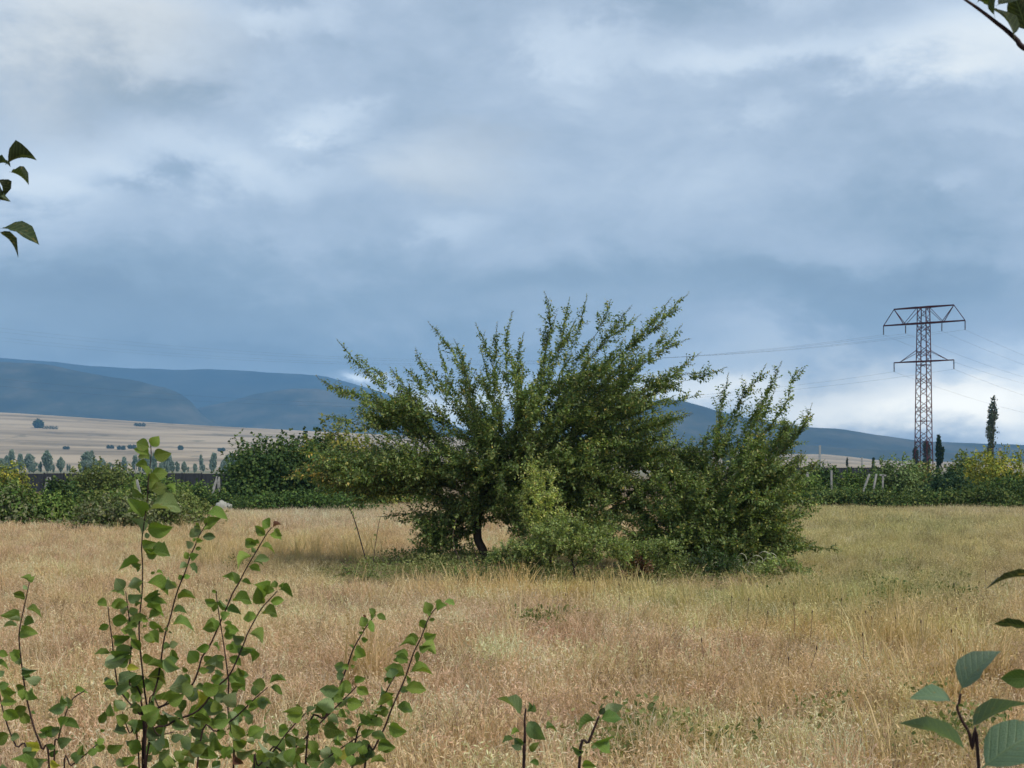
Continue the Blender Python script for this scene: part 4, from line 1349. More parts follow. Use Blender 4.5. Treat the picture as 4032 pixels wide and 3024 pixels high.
def make_grass():
    protos = [tuft('tuft', 40, .20, .34, .0064, .75, .45, s) for s in range(6)] + [tuft('tuft', 34, .16, .46, .007, .15, .5, 50 + s) for s in range(2)] + \
             [tuft('tuft', 30, .34, .30, .013, .5, .4, 80 + s) for s in range(3)]
    near = scatter_area(5.5, 20, 24); mid = scatter_area(20, 42, 13, 4); far = scatter_area(42, 92, 6.5, 5)
    P = np.vstack([near, mid, far])
    n = len(P)
    idx = np.concatenate([rng.choice(8, len(near), p=[.15] * 6 + [.05] * 2), rng.choice(8, len(mid), p=[.15] * 6 + [.05] * 2), rng.integers(8, 11, len(far))])
    big = np.sin(P[:, 0] * .8 + .5 * P[:, 1]) * np.sin(P[:, 1] * .55 - P[:, 0] * .3)
    hs = rng.uniform(.7, 1.2, n) * (1 + .22 * big)
    sx = rng.uniform(.85, 1.2, n)
    ppx, ppy = project2(P[:, 0], P[:, 1])
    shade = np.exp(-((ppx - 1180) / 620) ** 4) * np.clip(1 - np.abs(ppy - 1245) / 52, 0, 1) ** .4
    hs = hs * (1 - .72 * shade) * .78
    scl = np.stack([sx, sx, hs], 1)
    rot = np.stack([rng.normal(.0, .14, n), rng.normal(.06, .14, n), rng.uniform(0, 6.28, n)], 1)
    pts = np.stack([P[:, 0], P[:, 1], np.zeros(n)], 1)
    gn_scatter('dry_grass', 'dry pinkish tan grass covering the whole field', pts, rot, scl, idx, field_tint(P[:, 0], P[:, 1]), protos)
    # taller golden stalk tufts
    spots = [(590, 1205, 26, 14), (660, 1200, 55, 22), (760, 1205, 50, 22), (470, 1215, 50, 16), (1180, 1305, 200, 50), (1700, 1330, 240, 60), (1980, 1420, 120, 34), (2080, 1500, 100, 26), (790, 1480, 30, 12), (1000, 1300, 130, 24)]
    Q = []
    for px, py, w, k in spots:
        for _ in range(k):
            a = px + random.gauss(0, w * .6); b = py + random.gauss(0, 10)
            Y = GY(b); Q.append(((a - 1106) / 3212 * Y, Y))
    ext = scatter_area(8, 60, .16, 2)
    epx, epy = project2(ext[:, 0], ext[:, 1])
    ext = ext[~((np.abs(epx - 1180) < 640) & (np.abs(epy - 1240) < 60))]
    Q = np.vstack([np.array(Q), ext]); n = len(Q)
    protos2 = [tuft('tall_tuft', 22, .12, .50, .010, .2, .55, 200 + s) for s in range(4)]
    sc = rng.uniform(.8, 1.25, n)
    c = field_tint(Q[:, 0], Q[:, 1]) * .5 + np.array((.56, .42, .20)) * .5
    gn_scatter('tall_grass', 'taller golden grass tufts standing in the field', np.column_stack([Q, np.zeros(n)]), np.stack([rng.normal(0, .1, n), rng.normal(0, .1, n), rng.uniform(0, 6.28, n)], 1),
               np.stack([sc, sc, sc], 1), rng.integers(0, 4, n), c, protos2)
    # green ground weeds
    spots = [(880, 1245, 190, 40, 9), (1180, 1262, 160, 90, 8), (1480, 1255, 160, 60, 8), (1430, 1632, 90, 7, 14), (2060, 1630, 80, 6, 14), (1560, 1650, 80, 4, 10), (1290, 1655, 60, 6, 12), (700, 1640, 420, 12, 30),
             (1900, 1300, 300, 46, 40), (1750, 1095, 140, 40, 6), (650, 1096, 200, 60, 4), (1160, 1375, 60, 12, 14), (330, 1140, 150, 50, 8), (120, 1125, 160, 50, 8), (960, 1225, 120, 60, 8), (1800, 1560, 340, 6, 50)]
    Q = []
    for px, py, w, k, h in spots:
        for _ in range(k):
            a = px + random.gauss(0, w * .55); b = max(1075, py + random.gauss(0, h * .7))
            Y = GY(b); Q.append(((a - 1106) / 3212 * Y, Y))
    Q = np.array(Q); n = len(Q)
    protos3 = [weed_tuft('weed_tuft', 90, .22, .24, .035, 300 + s) for s in range(4)]
    sc = rng.uniform(.7, 1.5, n)
    c = mixcol(n, [(.15, .18, .065), (.20, .22, .08), (.12, .15, .05), (.26, .25, .11)], (4, 3, 3, 1))
    gn_scatter('ground_weeds', 'low green weeds growing among the dry grass', np.column_stack([Q, np.zeros(n)]), np.stack([np.zeros(n), np.zeros(n), rng.uniform(0, 6.28, n)], 1),
               np.stack([sc, sc, sc], 1), rng.integers(0, 4, n), c, protos3)


make_grass()


# dark seed stalks of dock and thistle sticking out of the grass
def seed_stalks():
    mb = MB()
    V, F_, n0 = [], [], 0
    spots = [(1230, 1330, 60), (1350, 1340, 30), (1870, 1395, 110), (1960, 1440, 120), (2050, 1470, 100), (1760, 1420, 120), (1640, 1390, 90), (2100, 1340, 60), (1700, 1500, 160)]
    for px, py, w in spots:
        for _ in range(3):
            a = px + random.gauss(0, w * .6); b = py + random.gauss(0, 22); Y = GY(b); x = (a - 1106) / 3212 * Y
            h = random.uniform(.32, .5)
            tip = np.array([x + random.gauss(0, .05), Y, h])
            mb.tube([np.array([x, Y, 0]), tip], [.003, .002], 4)
            mb.tube([tip, tip + [0, 0, .012], tip + [0, 0, .028], tip + [0, 0, .04]], [.003, .0065, .006, .002], 6)
    o = mb.build('seed_stalks', noise_mat('dried_seed', [(.4, (.06, .038, .025)), (.6, (.12, .08, .055))], 20), None, True)
    tag(o, 'dark dried seed heads on stalks scattered in the grass', None, None, 'stuff')


seed_stalks()


# silvery plume grass at the foot of the leaning shrub
def plumes():
    b = P2(1600, 1245, 26.4); b[2] = 0
    root = empty('plume_grass', b, 'tuft of arching silvery plume grass before the leaning shrub', 'grass tuft')
    m = noise_mat('plume', [(.4, (.36, .35, .25)), (.6, (.50, .48, .36))], 8)
    for x, y, dx in ((1540, 1215, 18), (1552, 1222, -14), (1580, 1205, 20), (1590, 1222, 22), (1612, 1215, 24), (1625, 1200, 26), (1642, 1192, 26), (1658, 1195, 22), (1640, 1225, 20), (1570, 1228, -16), (1605, 1232, 18), (1560, 1200, 16), (1632, 1212, 20), (1650, 1206, 24), (1596, 1196, 18), (1665, 1204, 20)):
        p0 = P2(x + random.uniform(-14, 4) - dx * .3, 1245, 26.4); p0[2] = 0
        Y = 26.4 + random.uniform(-.3, .3)
        p = [p0, P2(x - dx * .3, y + 14, Y), P2(x + dx * .2, y, Y), P2(x + dx * .75, y + 4, Y), P2(x + dx, y + 16, Y)]
        c = catmull(p, 5)
        mb = MB(); mb.tube(c, np.interp(np.linspace(0, 1, len(c)), [0, .45, .6, .8, 1], [.002, .002, .006, .006, .002]), 5)
        mb.build('plume', m, root, True)


plumes()


# ------------------------------------------------------------------ near shoots with large leaves
def hero_leaf(name, fold, curl, twist, wav, bend=0.0):
    """unit leaf along +X, width 1 in Y, curls in Z; petiole included"""
    ts = np.array([0, .06, .11, .17, .28, .42, .56, .70, .82, .92, 1.0])
    W = np.array([.03, .03, .05, .42, .80, 1.0, .98, .80, .52, .24, .0]) * .5
    V = []
    for t, w in zip(ts, W):
        z = -curl * (t - .1) ** 2 + .10 * math.sin(t * 3.0)
        for q in (-1, -.5, 0, .5, 1):
            y = q * w
            zz = z + abs(y) * fold + wav * math.sin(t * 17 + q * 2.0) * abs(q) * w
            a = twist * (t - .3)
            y0 = bend * math.sin(max(0, t - .1) * 3.0)
            V.append((t, y0 + y * math.cos(a) - (zz - z) * math.sin(a), z + y * math.sin(a) + (zz - z) * math.cos(a)))
    n = 5
    F_ = [(i * n + j, (i + 1) * n + j, (i + 1) * n + j + 1, i * n + j + 1) for i in range(len(ts) - 1) for j in range(n - 1)]
    me = bpy.data.meshes.new(name)
    me.from_pydata(V, [], F_)
    for p in me.polygons: p.use_smooth = True
    me.materials.append(M_HERO)
    me.update()
    return me


HL_M = [hero_leaf('leaf_blade', f, c, tw, wv, b) for f, c, tw, wv, b in ((.25, .15, .3, .05, .0), (.5, .30, -.5, .08, .08), (.15, .42, .7, .06, -.1), (.7, .10, -.6, .06, .05), (.4, -.15, .5, .12, -.06), (.6, .50, .1, .10, .12),
                                                                       (.35, .25, -.9, .10, -.12), (.85, .22, .2, .05, .0), (.1, .55, -.3, .14, .06), (.55, -.05, .9, .08, -.08))]
HL_CALM = [hero_leaf('leaf_blade', f, c, tw, wv, b) for f, c, tw, wv, b in ((.22, .12, .2, .04, .0), (.30, .22, -.25, .05, .05), (.18, -.08, .3, .06, -.05))]
HCOL = {'B': (.105, .165, .105), 'g': (.140, .210, .034), 'd': (.078, .132, .027), 'p': (.165, .225, .085), 'l': (.17, .25, .06), 'y': (.40, .38, .05), 'o': (.12, .165, .025), 'r': (.14, .05, .035), 't': (.38, .27, .12), 'k': (.026, .042, .014), 'b': (.115, .165, .065)}
ZONE = {2: (480, 1680, 2.765), 3: (350, 2150, 3.318), 4: (800, 1980, 3.318), 5: (750, 2450, 2.89), 6: (0, 2220, 2.0625), 7: (350, 2550, 3.5), 8: (3550, 2500, 3.166),
        'A': (1000, 2300, 2.291), 'B': (1850, 2600, 2.949), 'E': (3400, 2150, 1.899), 'L': (0, 550, 3.3175), 'T': (3700, 0, 6.636)}
NLEAF = 0


def zp(z, x, y):
    a, b, s = ZONE[z]
    return a + x / s, b + y / s


def place_leaf(root, a4, t4, w4, Y, col, nearness=None):
    """a leaf from photo point a4 to t4 with apparent width w4, hung at distance about Y"""
    global NLEAF
    A = P4(a4[0], a4[1], Y)
    dl = math.hypot(t4[0] - a4[0], t4[1] - a4[1]) / F4 * Y
    dy = dl * random.uniform(-.45, .45)
    T = P4(t4[0], t4[1], Y) + np.array([0, dy, 0])
    Lv = T - A
    ln = float(np.linalg.norm(Lv)); Lv = Lv / ln
    ln *= 1.06 if Y > 2.4 else 1.2
    wa = w4 / F4 * Y * 1.12 * random.uniform(.8, 1.15)
    real = max(wa, ln * random.uniform(.50, .66))
    cosp = min(1.0, wa / real)
    view = np.array([0, 1.0, 0])
    perp = np.cross(Lv, view); perp /= np.linalg.norm(perp)
    dep = view - Lv * np.dot(view, Lv); dep /= np.linalg.norm(dep)
    sp = math.sqrt(max(0, 1 - cosp * cosp))
    S = perp * cosp + dep * sp * random.choice((-1, 1, 1))
    S -= Lv * np.dot(S, Lv); S /= np.linalg.norm(S)
    Nn = np.cross(Lv, S)
    # keep the upper side up; pale leaves show their underside
    if Nn[2] * 1.0 - Nn[1] * .6 < 0:
        S = -S; Nn = -Nn
    if col == 'p' and random.random() < .45:
        S = -S; Nn = -Nn
    o = bpy.data.objects.new('leaf', random.choice(HL_CALM if Y < 2.4 else HL_M)); COL.objects.link(o)
    NLEAF += 1
    c = np.array(HCOL[col]) * random.uniform(.68, 1.22) * rng.uniform(.93, 1.07, 3)
    o.color = (*[float(v) for v in c], 1)
    zs = random.uniform(.8, 1.5) if Y > 2.4 else .8
    M = Matrix(((Lv[0] * ln, S[0] * real, Nn[0] * ln * zs, A[0]), (Lv[1] * ln, S[1] * real, Nn[1] * ln * zs, A[1]), (Lv[2] * ln, S[2] * real, Nn[2] * ln * zs, A[2]), (0, 0, 0, 1)))
    o.parent = root
    o.matrix_parent_inverse = Matrix.Translation(-Vector(root.location))
    o.matrix_basis = M
    return o


def shoot_stem(root, pts4, Y, r0, r1, ground=None, dY=0.0):
    p = [P4(x, y, Y + dY * i / max(1, len(pts4) - 1)) for i, (x, y) in enumerate(pts4)]
    if ground is not None:
        g = np.array([ground[0], ground[1], 0.0])
        l = p[-1]
        p = p + [l + (g - l) * .35 + (l - p[-2]) * .3, l + (g - l) * .7, g]
    c = catmull(p, 5)
    mb = MB(); mb.tube(c, np.linspace(r1, r0, len(c)), 6)
    return mb.build('stem', M_TWIG, root, True), c


def shoot_plant(name, label, Y, base4x, stems, leaves, cat='shrub', ground=True, extra=None, r=(.0028, .0011)):
    bx = P4(base4x, 0, Y)[0]
    root = empty(name, (bx, Y, 0), label, cat)
    for st in stems:
        pts = [zp(*q) for q in st]
        shoot_stem(root, pts, Y + random.uniform(-.05, .05), r[0], r[1], (bx + (P4(pts[-1][0], 0, Y)[0] - bx) * .6 + random.uniform(-.04, .04), Y + random.uniform(-.1, .1)) if ground else None)
    if extra:
        for st in stems:
            c = catmull([np.array(zp(*q)) for q in st], 6)
            L_ = np.concatenate([[0], np.cumsum(np.linalg.norm(np.diff(c, axis=0), axis=1))])
            q = random.uniform(40, 80); sd = 1
            while q < L_[-1]:
                k = min(int(np.searchsorted(L_, q)), len(c) - 1)
                a = c[k]; d = c[k] - c[k - 1]; d = d / (np.linalg.norm(d) + 1e-9); pn = np.array([-d[1], d[0]]) * sd
                v = pn * random.uniform(.7, 1) - d * random.uniform(-.2, .7) + np.array([0, random.uniform(-.1, .3)])
                v = v / np.linalg.norm(v) * random.uniform(42, 72)
                place_leaf(root, tuple(a), (a[0] + v[0], a[1] + v[1]), random.uniform(20, 48), Y + random.uniform(-.05, .05), random.choice('gggdpo'))
                sd = -sd; q += random.uniform(75, 130)
    for lf in leaves:
        z, ax, ay, tx, ty, w = lf[:6]
        col = lf[6] if len(lf) > 6 else 'g'
        place_leaf(root, zp(z, ax, ay), zp(z, tx, ty), w / ZONE[z][2], Y + random.uniform(-.04, .04), col)
    if extra:
        for (x0, x1, y0, y1, n, cols) in extra:
            for _ in range(n):
                x = random.uniform(x0, x1); y = y0 + (y1 - y0) * math.sqrt(random.random()); a = random.uniform(-.6, 3.7); l = random.uniform(55, 100)
                place_leaf(root, (x, y), (x + l * math.cos(a), y - l * math.sin(a) * .7), random.uniform(25, 55), Y + random.uniform(-.22, .22), random.choice(cols))
    return root


mid_stems = [
    [(2, 312, 190), (2, 318, 330), (2, 290, 560), (2, 272, 830), (2, 240, 1060), (2, 215, 1300), (2, 225, 1500), (3, 700, 430), (3, 695, 600), (3, 665, 900), (3, 655, 1100), (3, 665, 1300), (7, 705, 0), (7, 735, 300), (7, 770, 620), (7, 800, 820), (7, 785, 950), (7, 760, 1200), (7, 740, 1659)],
    [(2, 930, 1040), (2, 840, 1190), (2, 800, 1290), (2, 750, 1400), (2, 690, 1580), (3, 1220, 430), (3, 1140, 640), (3, 1060, 950), (3, 990, 1180), (3, 935, 1540), (7, 940, 480), (7, 840, 820), (7, 770, 1150)],
    [(4, 900, 320), (4, 840, 390), (4, 760, 520), (4, 690, 640), (4, 560, 860), (4, 480, 1020), (4, 380, 1190), (4, 340, 1290), (3, 1590, 1280), (3, 1480, 1450), (7, 1500, 340), (7, 1400, 540), (7, 1150, 740), (7, 850, 900), (7, 770, 1200)],
    [(4, 970, 1150), (4, 870, 1260), (4, 770, 1370), (4, 690, 1500), (5, 650, 130), (5, 600, 260), (5, 450, 590), (5, 300, 740), (5, 80, 1010), (7, 1100, 1060), (7, 800, 1500)],
    [(4, 172, 1150), (4, 178, 1260), (4, 230, 1600), (5, 385, 300), (5, 420, 560), (5, 435, 700), (5, 425, 980), (5, 460, 1220), (5, 490, 1640)],
    [(5, 880, 740), (5, 720, 880), (5, 600, 1000), (5, 500, 1090), (5, 300, 1240), (5, 100, 1420)],
    [(3, 250, 790), (3, 265, 950), (3, 300, 1200), (3, 320, 1400), (7, 400, 520), (7, 540, 740), (7, 700, 920), (7, 760, 1200)],
    [(3, 480, 590), (3, 500, 750), (3, 520, 900), (3, 560, 1200), (7, 560, 500), (7, 740, 900)],
    [(7, 460, 880), (7, 500, 1020), (7, 560, 1180), (7, 680, 1400)],
    [(7, 1180, 1160), (7, 960, 1210), (7, 780, 1240)],
    [(7, 1110, 720), (7, 980, 830), (7, 810, 910)],
]
mid_leaves = [
    (2, 315, 230, 150, 172, 120), (2, 318, 225, 400, 110, 130), (2, 330, 310, 515, 285, 160), (2, 300, 315, 155, 240, 85), (2, 295, 450, 160, 405, 75), (2, 310, 505, 485, 500, 140), (2, 300, 695, 470, 640, 140, 'o'),
    (2, 280, 560, 190, 430, 60), (2, 460, 640, 570, 720, 60), (2, 268, 770, 120, 585, 95), (2, 232, 1015, 105, 785, 105), (2, 270, 905, 600, 945, 75, 'p'), (2, 330, 800, 470, 860, 70, 'd'), (2, 220, 1190, 112, 990, 95, 'p'), (2, 250, 1125, 545, 1085, 160),
    (2, 250, 1400, 545, 1455, 75), (2, 260, 1395, 400, 1310, 115), (2, 210, 1455, -5, 1485, 110), (2, 212, 1530, 140, 1560, 50), (2, 240, 1200, 300, 1180, 60, 'p'),
    (4, 30, 150, 315, 180, 85), (2, 900, 1095, 1060, 1010, 130), (2, 860, 1110, 785, 1060, 65), (2, 850, 1150, 780, 1085, 70, 'p'), (2, 880, 1130, 965, 1120, 45), (2, 860, 1200, 1010, 1210, 90, 'b'), (2, 800, 1255, 885, 1240, 50), (2, 800, 1250, 775, 1215, 40),
    (2, 730, 1450, 685, 1370, 65), (2, 740, 1440, 830, 1400, 70), (2, 710, 1480, 640, 1540, 80, 'p'), (2, 700, 1630, 615, 1645, 50), (2, 790, 1330, 860, 1330, 50), (2, 760, 1330, 710, 1260, 80, 'p'),
    (3, 1210, 440, 1170, 390, 55), (3, 1215, 420, 1310, 380, 55), (3, 1180, 545, 950, 490, 65, 'p'), (3, 1140, 705, 1395, 672, 55), (3, 1070, 1035, 1350, 1035, 70, 'l'), (3, 1060, 1340, 1180, 1470, 100), (3, 970, 1370, 1080, 1320, 40, 'd'), (3, 1040, 1300, 1150, 1290, 90, 'p'), (3, 1030, 1120, 970, 1085, 25, 'd'), (3, 1035, 1130, 1085, 1135, 25, 'd'),
    (4, 885, 320, 775, 245, 125), (4, 905, 325, 1022, 285, 45, 'r'), (4, 925, 330, 1045, 430, 100, 'o'), (4, 850, 410, 1020, 480, 85), (4, 830, 440, 665, 310, 120), (4, 720, 565, 545, 480, 135), (4, 735, 570, 930, 637, 60), (4, 660, 690, 445, 825, 110), (4, 640, 780, 785, 802, 55, 'd'), (4, 650, 775, 850, 745, 80, 'p'),
    (4, 470, 1035, 258, 985, 115), (4, 490, 1020, 625, 1050, 55), (4, 630, 1050, 810, 1290, 75), (4, 350, 1285, 625, 1330, 75), (4, 330, 1290, 290, 1265, 30, 'd'), (4, 690, 600, 640, 640, 70, 'p'),
    (4, 960, 1150, 750, 1120, 95), (4, 960, 1120, 930, 1015, 95), (4, 985, 1130, 1170, 1205, 110), (4, 860, 1285, 1045, 1285, 115), (4, 720, 1485, 510, 1480, 145), (4, 740, 1455, 960, 1500, 60), (4, 1010, 1110, 1050, 1040, 60),
    (4, 175, 1185, 105, 1150, 45), (4, 180, 1275, 130, 1420, 95), (4, 205, 1240, 390, 1355, 105), (4, 210, 1270, 215, 1350, 60, 'd'), (4, 230, 1500, 350, 1450, 120, 'l'), (4, 210, 1600, 15, 1600, 90), (4, 250, 1560, 400, 1640, 90),
    (5, 330, 60, 160, 60, 90), (5, 365, 60, 540, 100, 80), (5, 620, 210, 500, 140, 140, 'b'), (5, 520, 290, 710, 300, 100, 'b'), (5, 560, 340, 700, 400, 60, 'd'), (5, 230, 265, 80, 300, 95), (5, 240, 265, 345, 280, 45), (5, 400, 395, 290, 420, 65, 'l'), (5, 430, 385, 565, 495, 105), (5, 440, 560, 605, 770, 120, 'l'),
    (5, 400, 250, 480, 320, 80), (5, 370, 620, 230, 650, 120), (5, 400, 560, 150, 480, 95, 'p'), (5, 400, 600, 280, 555, 60, 'p'), (5, 430, 850, 250, 820, 150), (5, 430, 1000, 540, 1200, 130, 'p'), (5, 420, 1140, 315, 1095, 105, 'd'), (5, 290, 1235, 390, 1280, 105), (5, 490, 1290, 600, 1430, 150, 'o'), (5, 640, 1300, 865, 1260, 105, 'p'), (5, 620, 1360, 740, 1340, 70, 'p'),
    (5, 505, 1500, 590, 1610, 80, 'r'), (5, 0, 1100, 220, 1130, 150), (5, 480, 850, 540, 760, 60, 'd'), (5, 470, 860, 520, 970, 70, 'p'), (5, 530, 500, 590, 620, 80, 'o'), (5, 540, 1150, 570, 1080, 70, 'd'), (5, 650, 1180, 700, 1060, 90, 'p'), (5, 330, 1400, 390, 1500, 80, 'p'),
    (5, 870, 725, 725, 710, 115), (5, 880, 705, 1080, 690, 65), (5, 890, 740, 1050, 778, 45), (5, 750, 885, 905, 885, 55), (5, 720, 885, 620, 912, 50), (5, 650, 985, 752, 965, 45), (5, 600, 995, 500, 1005, 85), (5, 460, 1400, 400, 1550, 120), (5, 500, 1460, 710, 1500, 100, 'p'), (5, 90, 1300, 180, 1480, 110),
    (3, 250, 800, 92, 730, 85), (3, 260, 785, 490, 775, 125), (3, 470, 575, 365, 430, 140, 'p'), (3, 490, 535, 690, 470, 130, 'p'), (3, 520, 560, 690, 575, 60, 'd'), (3, 490, 655, 300, 620, 75, 'p'), (3, 500, 705, 660, 640, 110, 'b'), (3, 510, 885, 620, 830, 115, 'p'), (3, 400, 860, 500, 830, 110, 'p'), (3, 280, 945, 480, 1010, 135), (3, 480, 1010, 660, 990, 150, 'p'),
    (3, 390, 1095, 640, 1160, 95), (3, 320, 1230, 540, 1180, 150), (3, 540, 1205, 660, 1370, 110, 'o'), (3, 330, 1360, 560, 1330, 170, 'p'), (3, 300, 1395, 95, 1432, 75), (3, 400, 1450, 565, 1430, 140), (3, 170, 1570, 440, 1500, 160, 'p'), (3, 480, 1595, 650, 1590, 80, 'y'),
    (3, 725, 470, 1020, 620, 115), (3, 800, 350, 860, 355, 40), (3, 870, 355, 965, 350, 40), (3, 720, 795, 960, 850, 100), (3, 780, 700, 1015, 730, 125), (3, 760, 965, 975, 900, 80), (3, 775, 985, 935, 1060, 100), (3, 770, 1105, 915, 1260, 75), (3, 690, 1190, 870, 1180, 95, 'l'), (3, 690, 920, 765, 990, 65), (3, 750, 1230, 860, 1260, 60, 'y'), (3, 770, 1050, 700, 1090, 40), (3, 620, 800, 690, 740, 20, 'd'), (3, 960, 620, 850, 720, 25, 'd'),
    (7, 1000, 160, 1250, 270, 150, 'p'), (7, 770, 245, 1035, 355, 90, 'o'), (7, 770, 405, 1035, 515, 90, 'o'), (7, 1060, 570, 1370, 440, 200, 'p'), (7, 780, 490, 890, 560, 130, 'l'), (7, 700, 560, 530, 560, 170, 'g'), (7, 740, 690, 620, 700, 120), (7, 470, 860, 350, 740, 150), (7, 430, 600, 530, 740, 60, 'l'), (7, 620, 780, 735, 895, 135, 'l'),
    (7, 410, 520, 160, 490, 140, 'b'), (7, 390, 460, 610, 350, 150, 'b'), (7, 220, 850, 150, 1030, 85, 'o'), (7, 150, 1135, 232, 1120, 50), (7, 330, 1150, 545, 1170, 105, 'b'), (7, 240, 1400, 110, 1300, 105), (7, 235, 1410, 440, 1340, 115), (7, 600, 1050, 765, 1030, 150), (7, 1000, 1130, 1010, 970, 95), (7, 815, 1070, 930, 1200, 125, 'y'), (7, 820, 950, 900, 1080, 100, 'y'),
    (7, 1010, 860, 1275, 890, 130, 'p'), (7, 1160, 905, 1295, 960, 60, 'd'), (7, 1330, 960, 1665, 940, 160), (7, 1480, 610, 1330, 640, 125), (7, 1480, 560, 1500, 840, 110, 'y'), (7, 1460, 530, 1610, 560, 60, 'd'), (7, 1240, 1220, 1430, 1370, 180, 'p'), (7, 1400, 1100, 1610, 1260, 140, 'p'), (7, 1440, 1310, 1615, 1410, 125, 'd'), (7, 1350, 1480, 1500, 1420, 110, 't'),
    (7, 860, 1490, 955, 1390, 85, 'd'), (7, 960, 1490, 1120, 1380, 140, 'p'), (7, 1030, 1610, 1190, 1580, 150, 'd'), (7, 1220, 1600, 1395, 1540, 125, 'o'), (7, 1490, 1645, 1650, 1560, 140), (7, 770, 1570, 865, 1490, 100, 'p'), (7, 450, 1570, 610, 1500, 110), (7, 370, 1540, 510, 1600, 95, 'b'), (7, 800, 1330, 900, 1250, 100), (7, 950, 1320, 1090, 1290, 70, 'l'), (7, 620, 1260, 500, 1300, 80, 'd'), (7, 1130, 1050, 1390, 1080, 110, 'p'),
    (7, 1550, 300, 1740, 230, 90, 'p'), (7, 1500, 320, 1640, 300, 90), (7, 1380, 330, 1290, 270, 70, 'o'), (7, 1680, 420, 1750, 440, 90, 'p'), (7, 590, 620, 640, 690, 80),
]
shoot_plant('leafy_shrub', 'foreground shrub with one tall dark shoot crossing the left hedgerow', 3.2, 600, mid_stems, mid_leaves, extra=[(430, 1130, 2600, 3150, 115, 'ggglpbo')])

left_stems = [
    [(6, 238, 150), (6, 205, 310), (6, 165, 500), (6, 155, 620), (6, 180, 850), (6, 215, 1080), (6, 270, 1310), (6, 340, 1500), (6, 400, 1659)],
    [(6, -40, 800), (6, 0, 1080), (6, 50, 1280), (6, 130, 1480), (6, 235, 1659)],
    [(6, 690, 1030), (6, 580, 1110), (6, 510, 1290), (6, 475, 1420), (6, 440, 1659)],
    [(6, 790, 1465), (6, 680, 1560), (6, 580, 1640), (6, 520, 1720)]]
left_leaves = [(6, 235, 155, 180, 103, 32), (6, 240, 155, 273, 108, 42), (6, 222, 180, 195, 205, 40, 'p'), (6, 200, 312, 148, 243, 32), (6, 208, 360, 347, 412, 55), (6, 172, 465, 48, 380, 50), (6, 200, 435, 272, 472, 75), (6, 150, 512, 28, 512, 28, 'p'), (6, 165, 480, 100, 420, 40, 'p'),
    (6, 150, 690, 105, 772, 38), (6, 190, 835, 295, 865, 60, 'd'), (6, 200, 880, 235, 960, 85, 'd'), (6, 215, 1000, 128, 1005, 75), (6, 200, 1010, 190, 1100, 80), (6, 245, 1010, 330, 1080, 95, 'g'), (6, 260, 990, 290, 920, 70, 'd'), (6, 250, 1200, 287, 1207, 16, 'd'), (6, 250, 1300, 178, 1205, 75), (6, 335, 1510, 218, 1460, 110, 'y'),
    (6, 25, 1180, 128, 1270, 95), (6, 92, 1380, 152, 1410, 65, 'b'), (6, -20, 1000, 110, 1040, 115), (6, -30, 720, 52, 748, 48), (6, -30, 825, 66, 832, 42), (6, -20, 990, 60, 980, 60, 'd'), (6, 500, 1365, 328, 1360, 105), (6, 485, 1340, 592, 1245, 55), (6, 470, 1475, 582, 1430, 80, 'b'), (6, 545, 1150, 415, 1175, 95, 'b'), (6, 585, 1150, 545, 1080, 75, 'p'), (6, 610, 1060, 695, 1022, 32), (6, 545, 1180, 590, 1140, 30, 'd'), (6, 490, 1360, 430, 1330, 80, 'b'),
    (6, 590, 1605, 690, 1530, 90, 'b'), (6, 250, 1690, 270, 1590, 75), (6, 400, 1600, 490, 1630, 65, 'y'), (6, 360, 1262, 425, 1245, 32, 't'), (6, 180, 1550, 240, 1495, 65, 'b'), (6, 700, 1540, 790, 1510, 50), (6, 780, 1470, 840, 1430, 60), (6, 160, 830, 150, 760, 45, 'b'), (6, -30, 920, 20, 870, 60, 'p'), (6, 400, 1560, 460, 1530, 40, 'd'), (6, 300, 1680, 380, 1590, 60, 'o')]
shoot_plant('leafy_shrub', 'foreground shrub of thin upright shoots at the left edge', 3.0, 330, left_stems, left_leaves, extra=[(-60, 420, 2980, 3150, 14, 'ggdb')])

r_stems = [
    [('A', 1700, 165), ('A', 1590, 280), ('A', 1500, 500), ('A', 1440, 620), ('A', 1370, 830), ('A', 1310, 970), ('A', 1240, 1130), ('A', 1180, 1290), ('A', 1080, 1490), ('A', 1000, 1650)],
    [('A', 1095, 275), ('A', 1030, 360), ('A', 960, 470), ('A', 890, 600), ('A', 850, 720), ('A', 800, 850), ('A', 760, 970), ('A', 640, 1200), ('A', 480, 1400)],
    [('A', 930, 920), ('A', 830, 1020), ('A', 700, 1150), ('A', 570, 1280), ('A', 450, 1400), ('A', 300, 1530), ('A', 120, 1650)],
    [('A', 970, 1360), ('A', 860, 1430), ('A', 700, 1540), ('A', 580, 1620), ('A', 450, 1720)],
    [('A', 470, 1160), ('A', 300, 1340), ('A', 180, 1500), ('A', 40, 1640), ('A', 0, 1690)],
    [('A', 1330, 740), ('A', 1240, 880), ('A', 1180, 1000), ('A', 1100, 1200), ('A', 900, 1500)]]
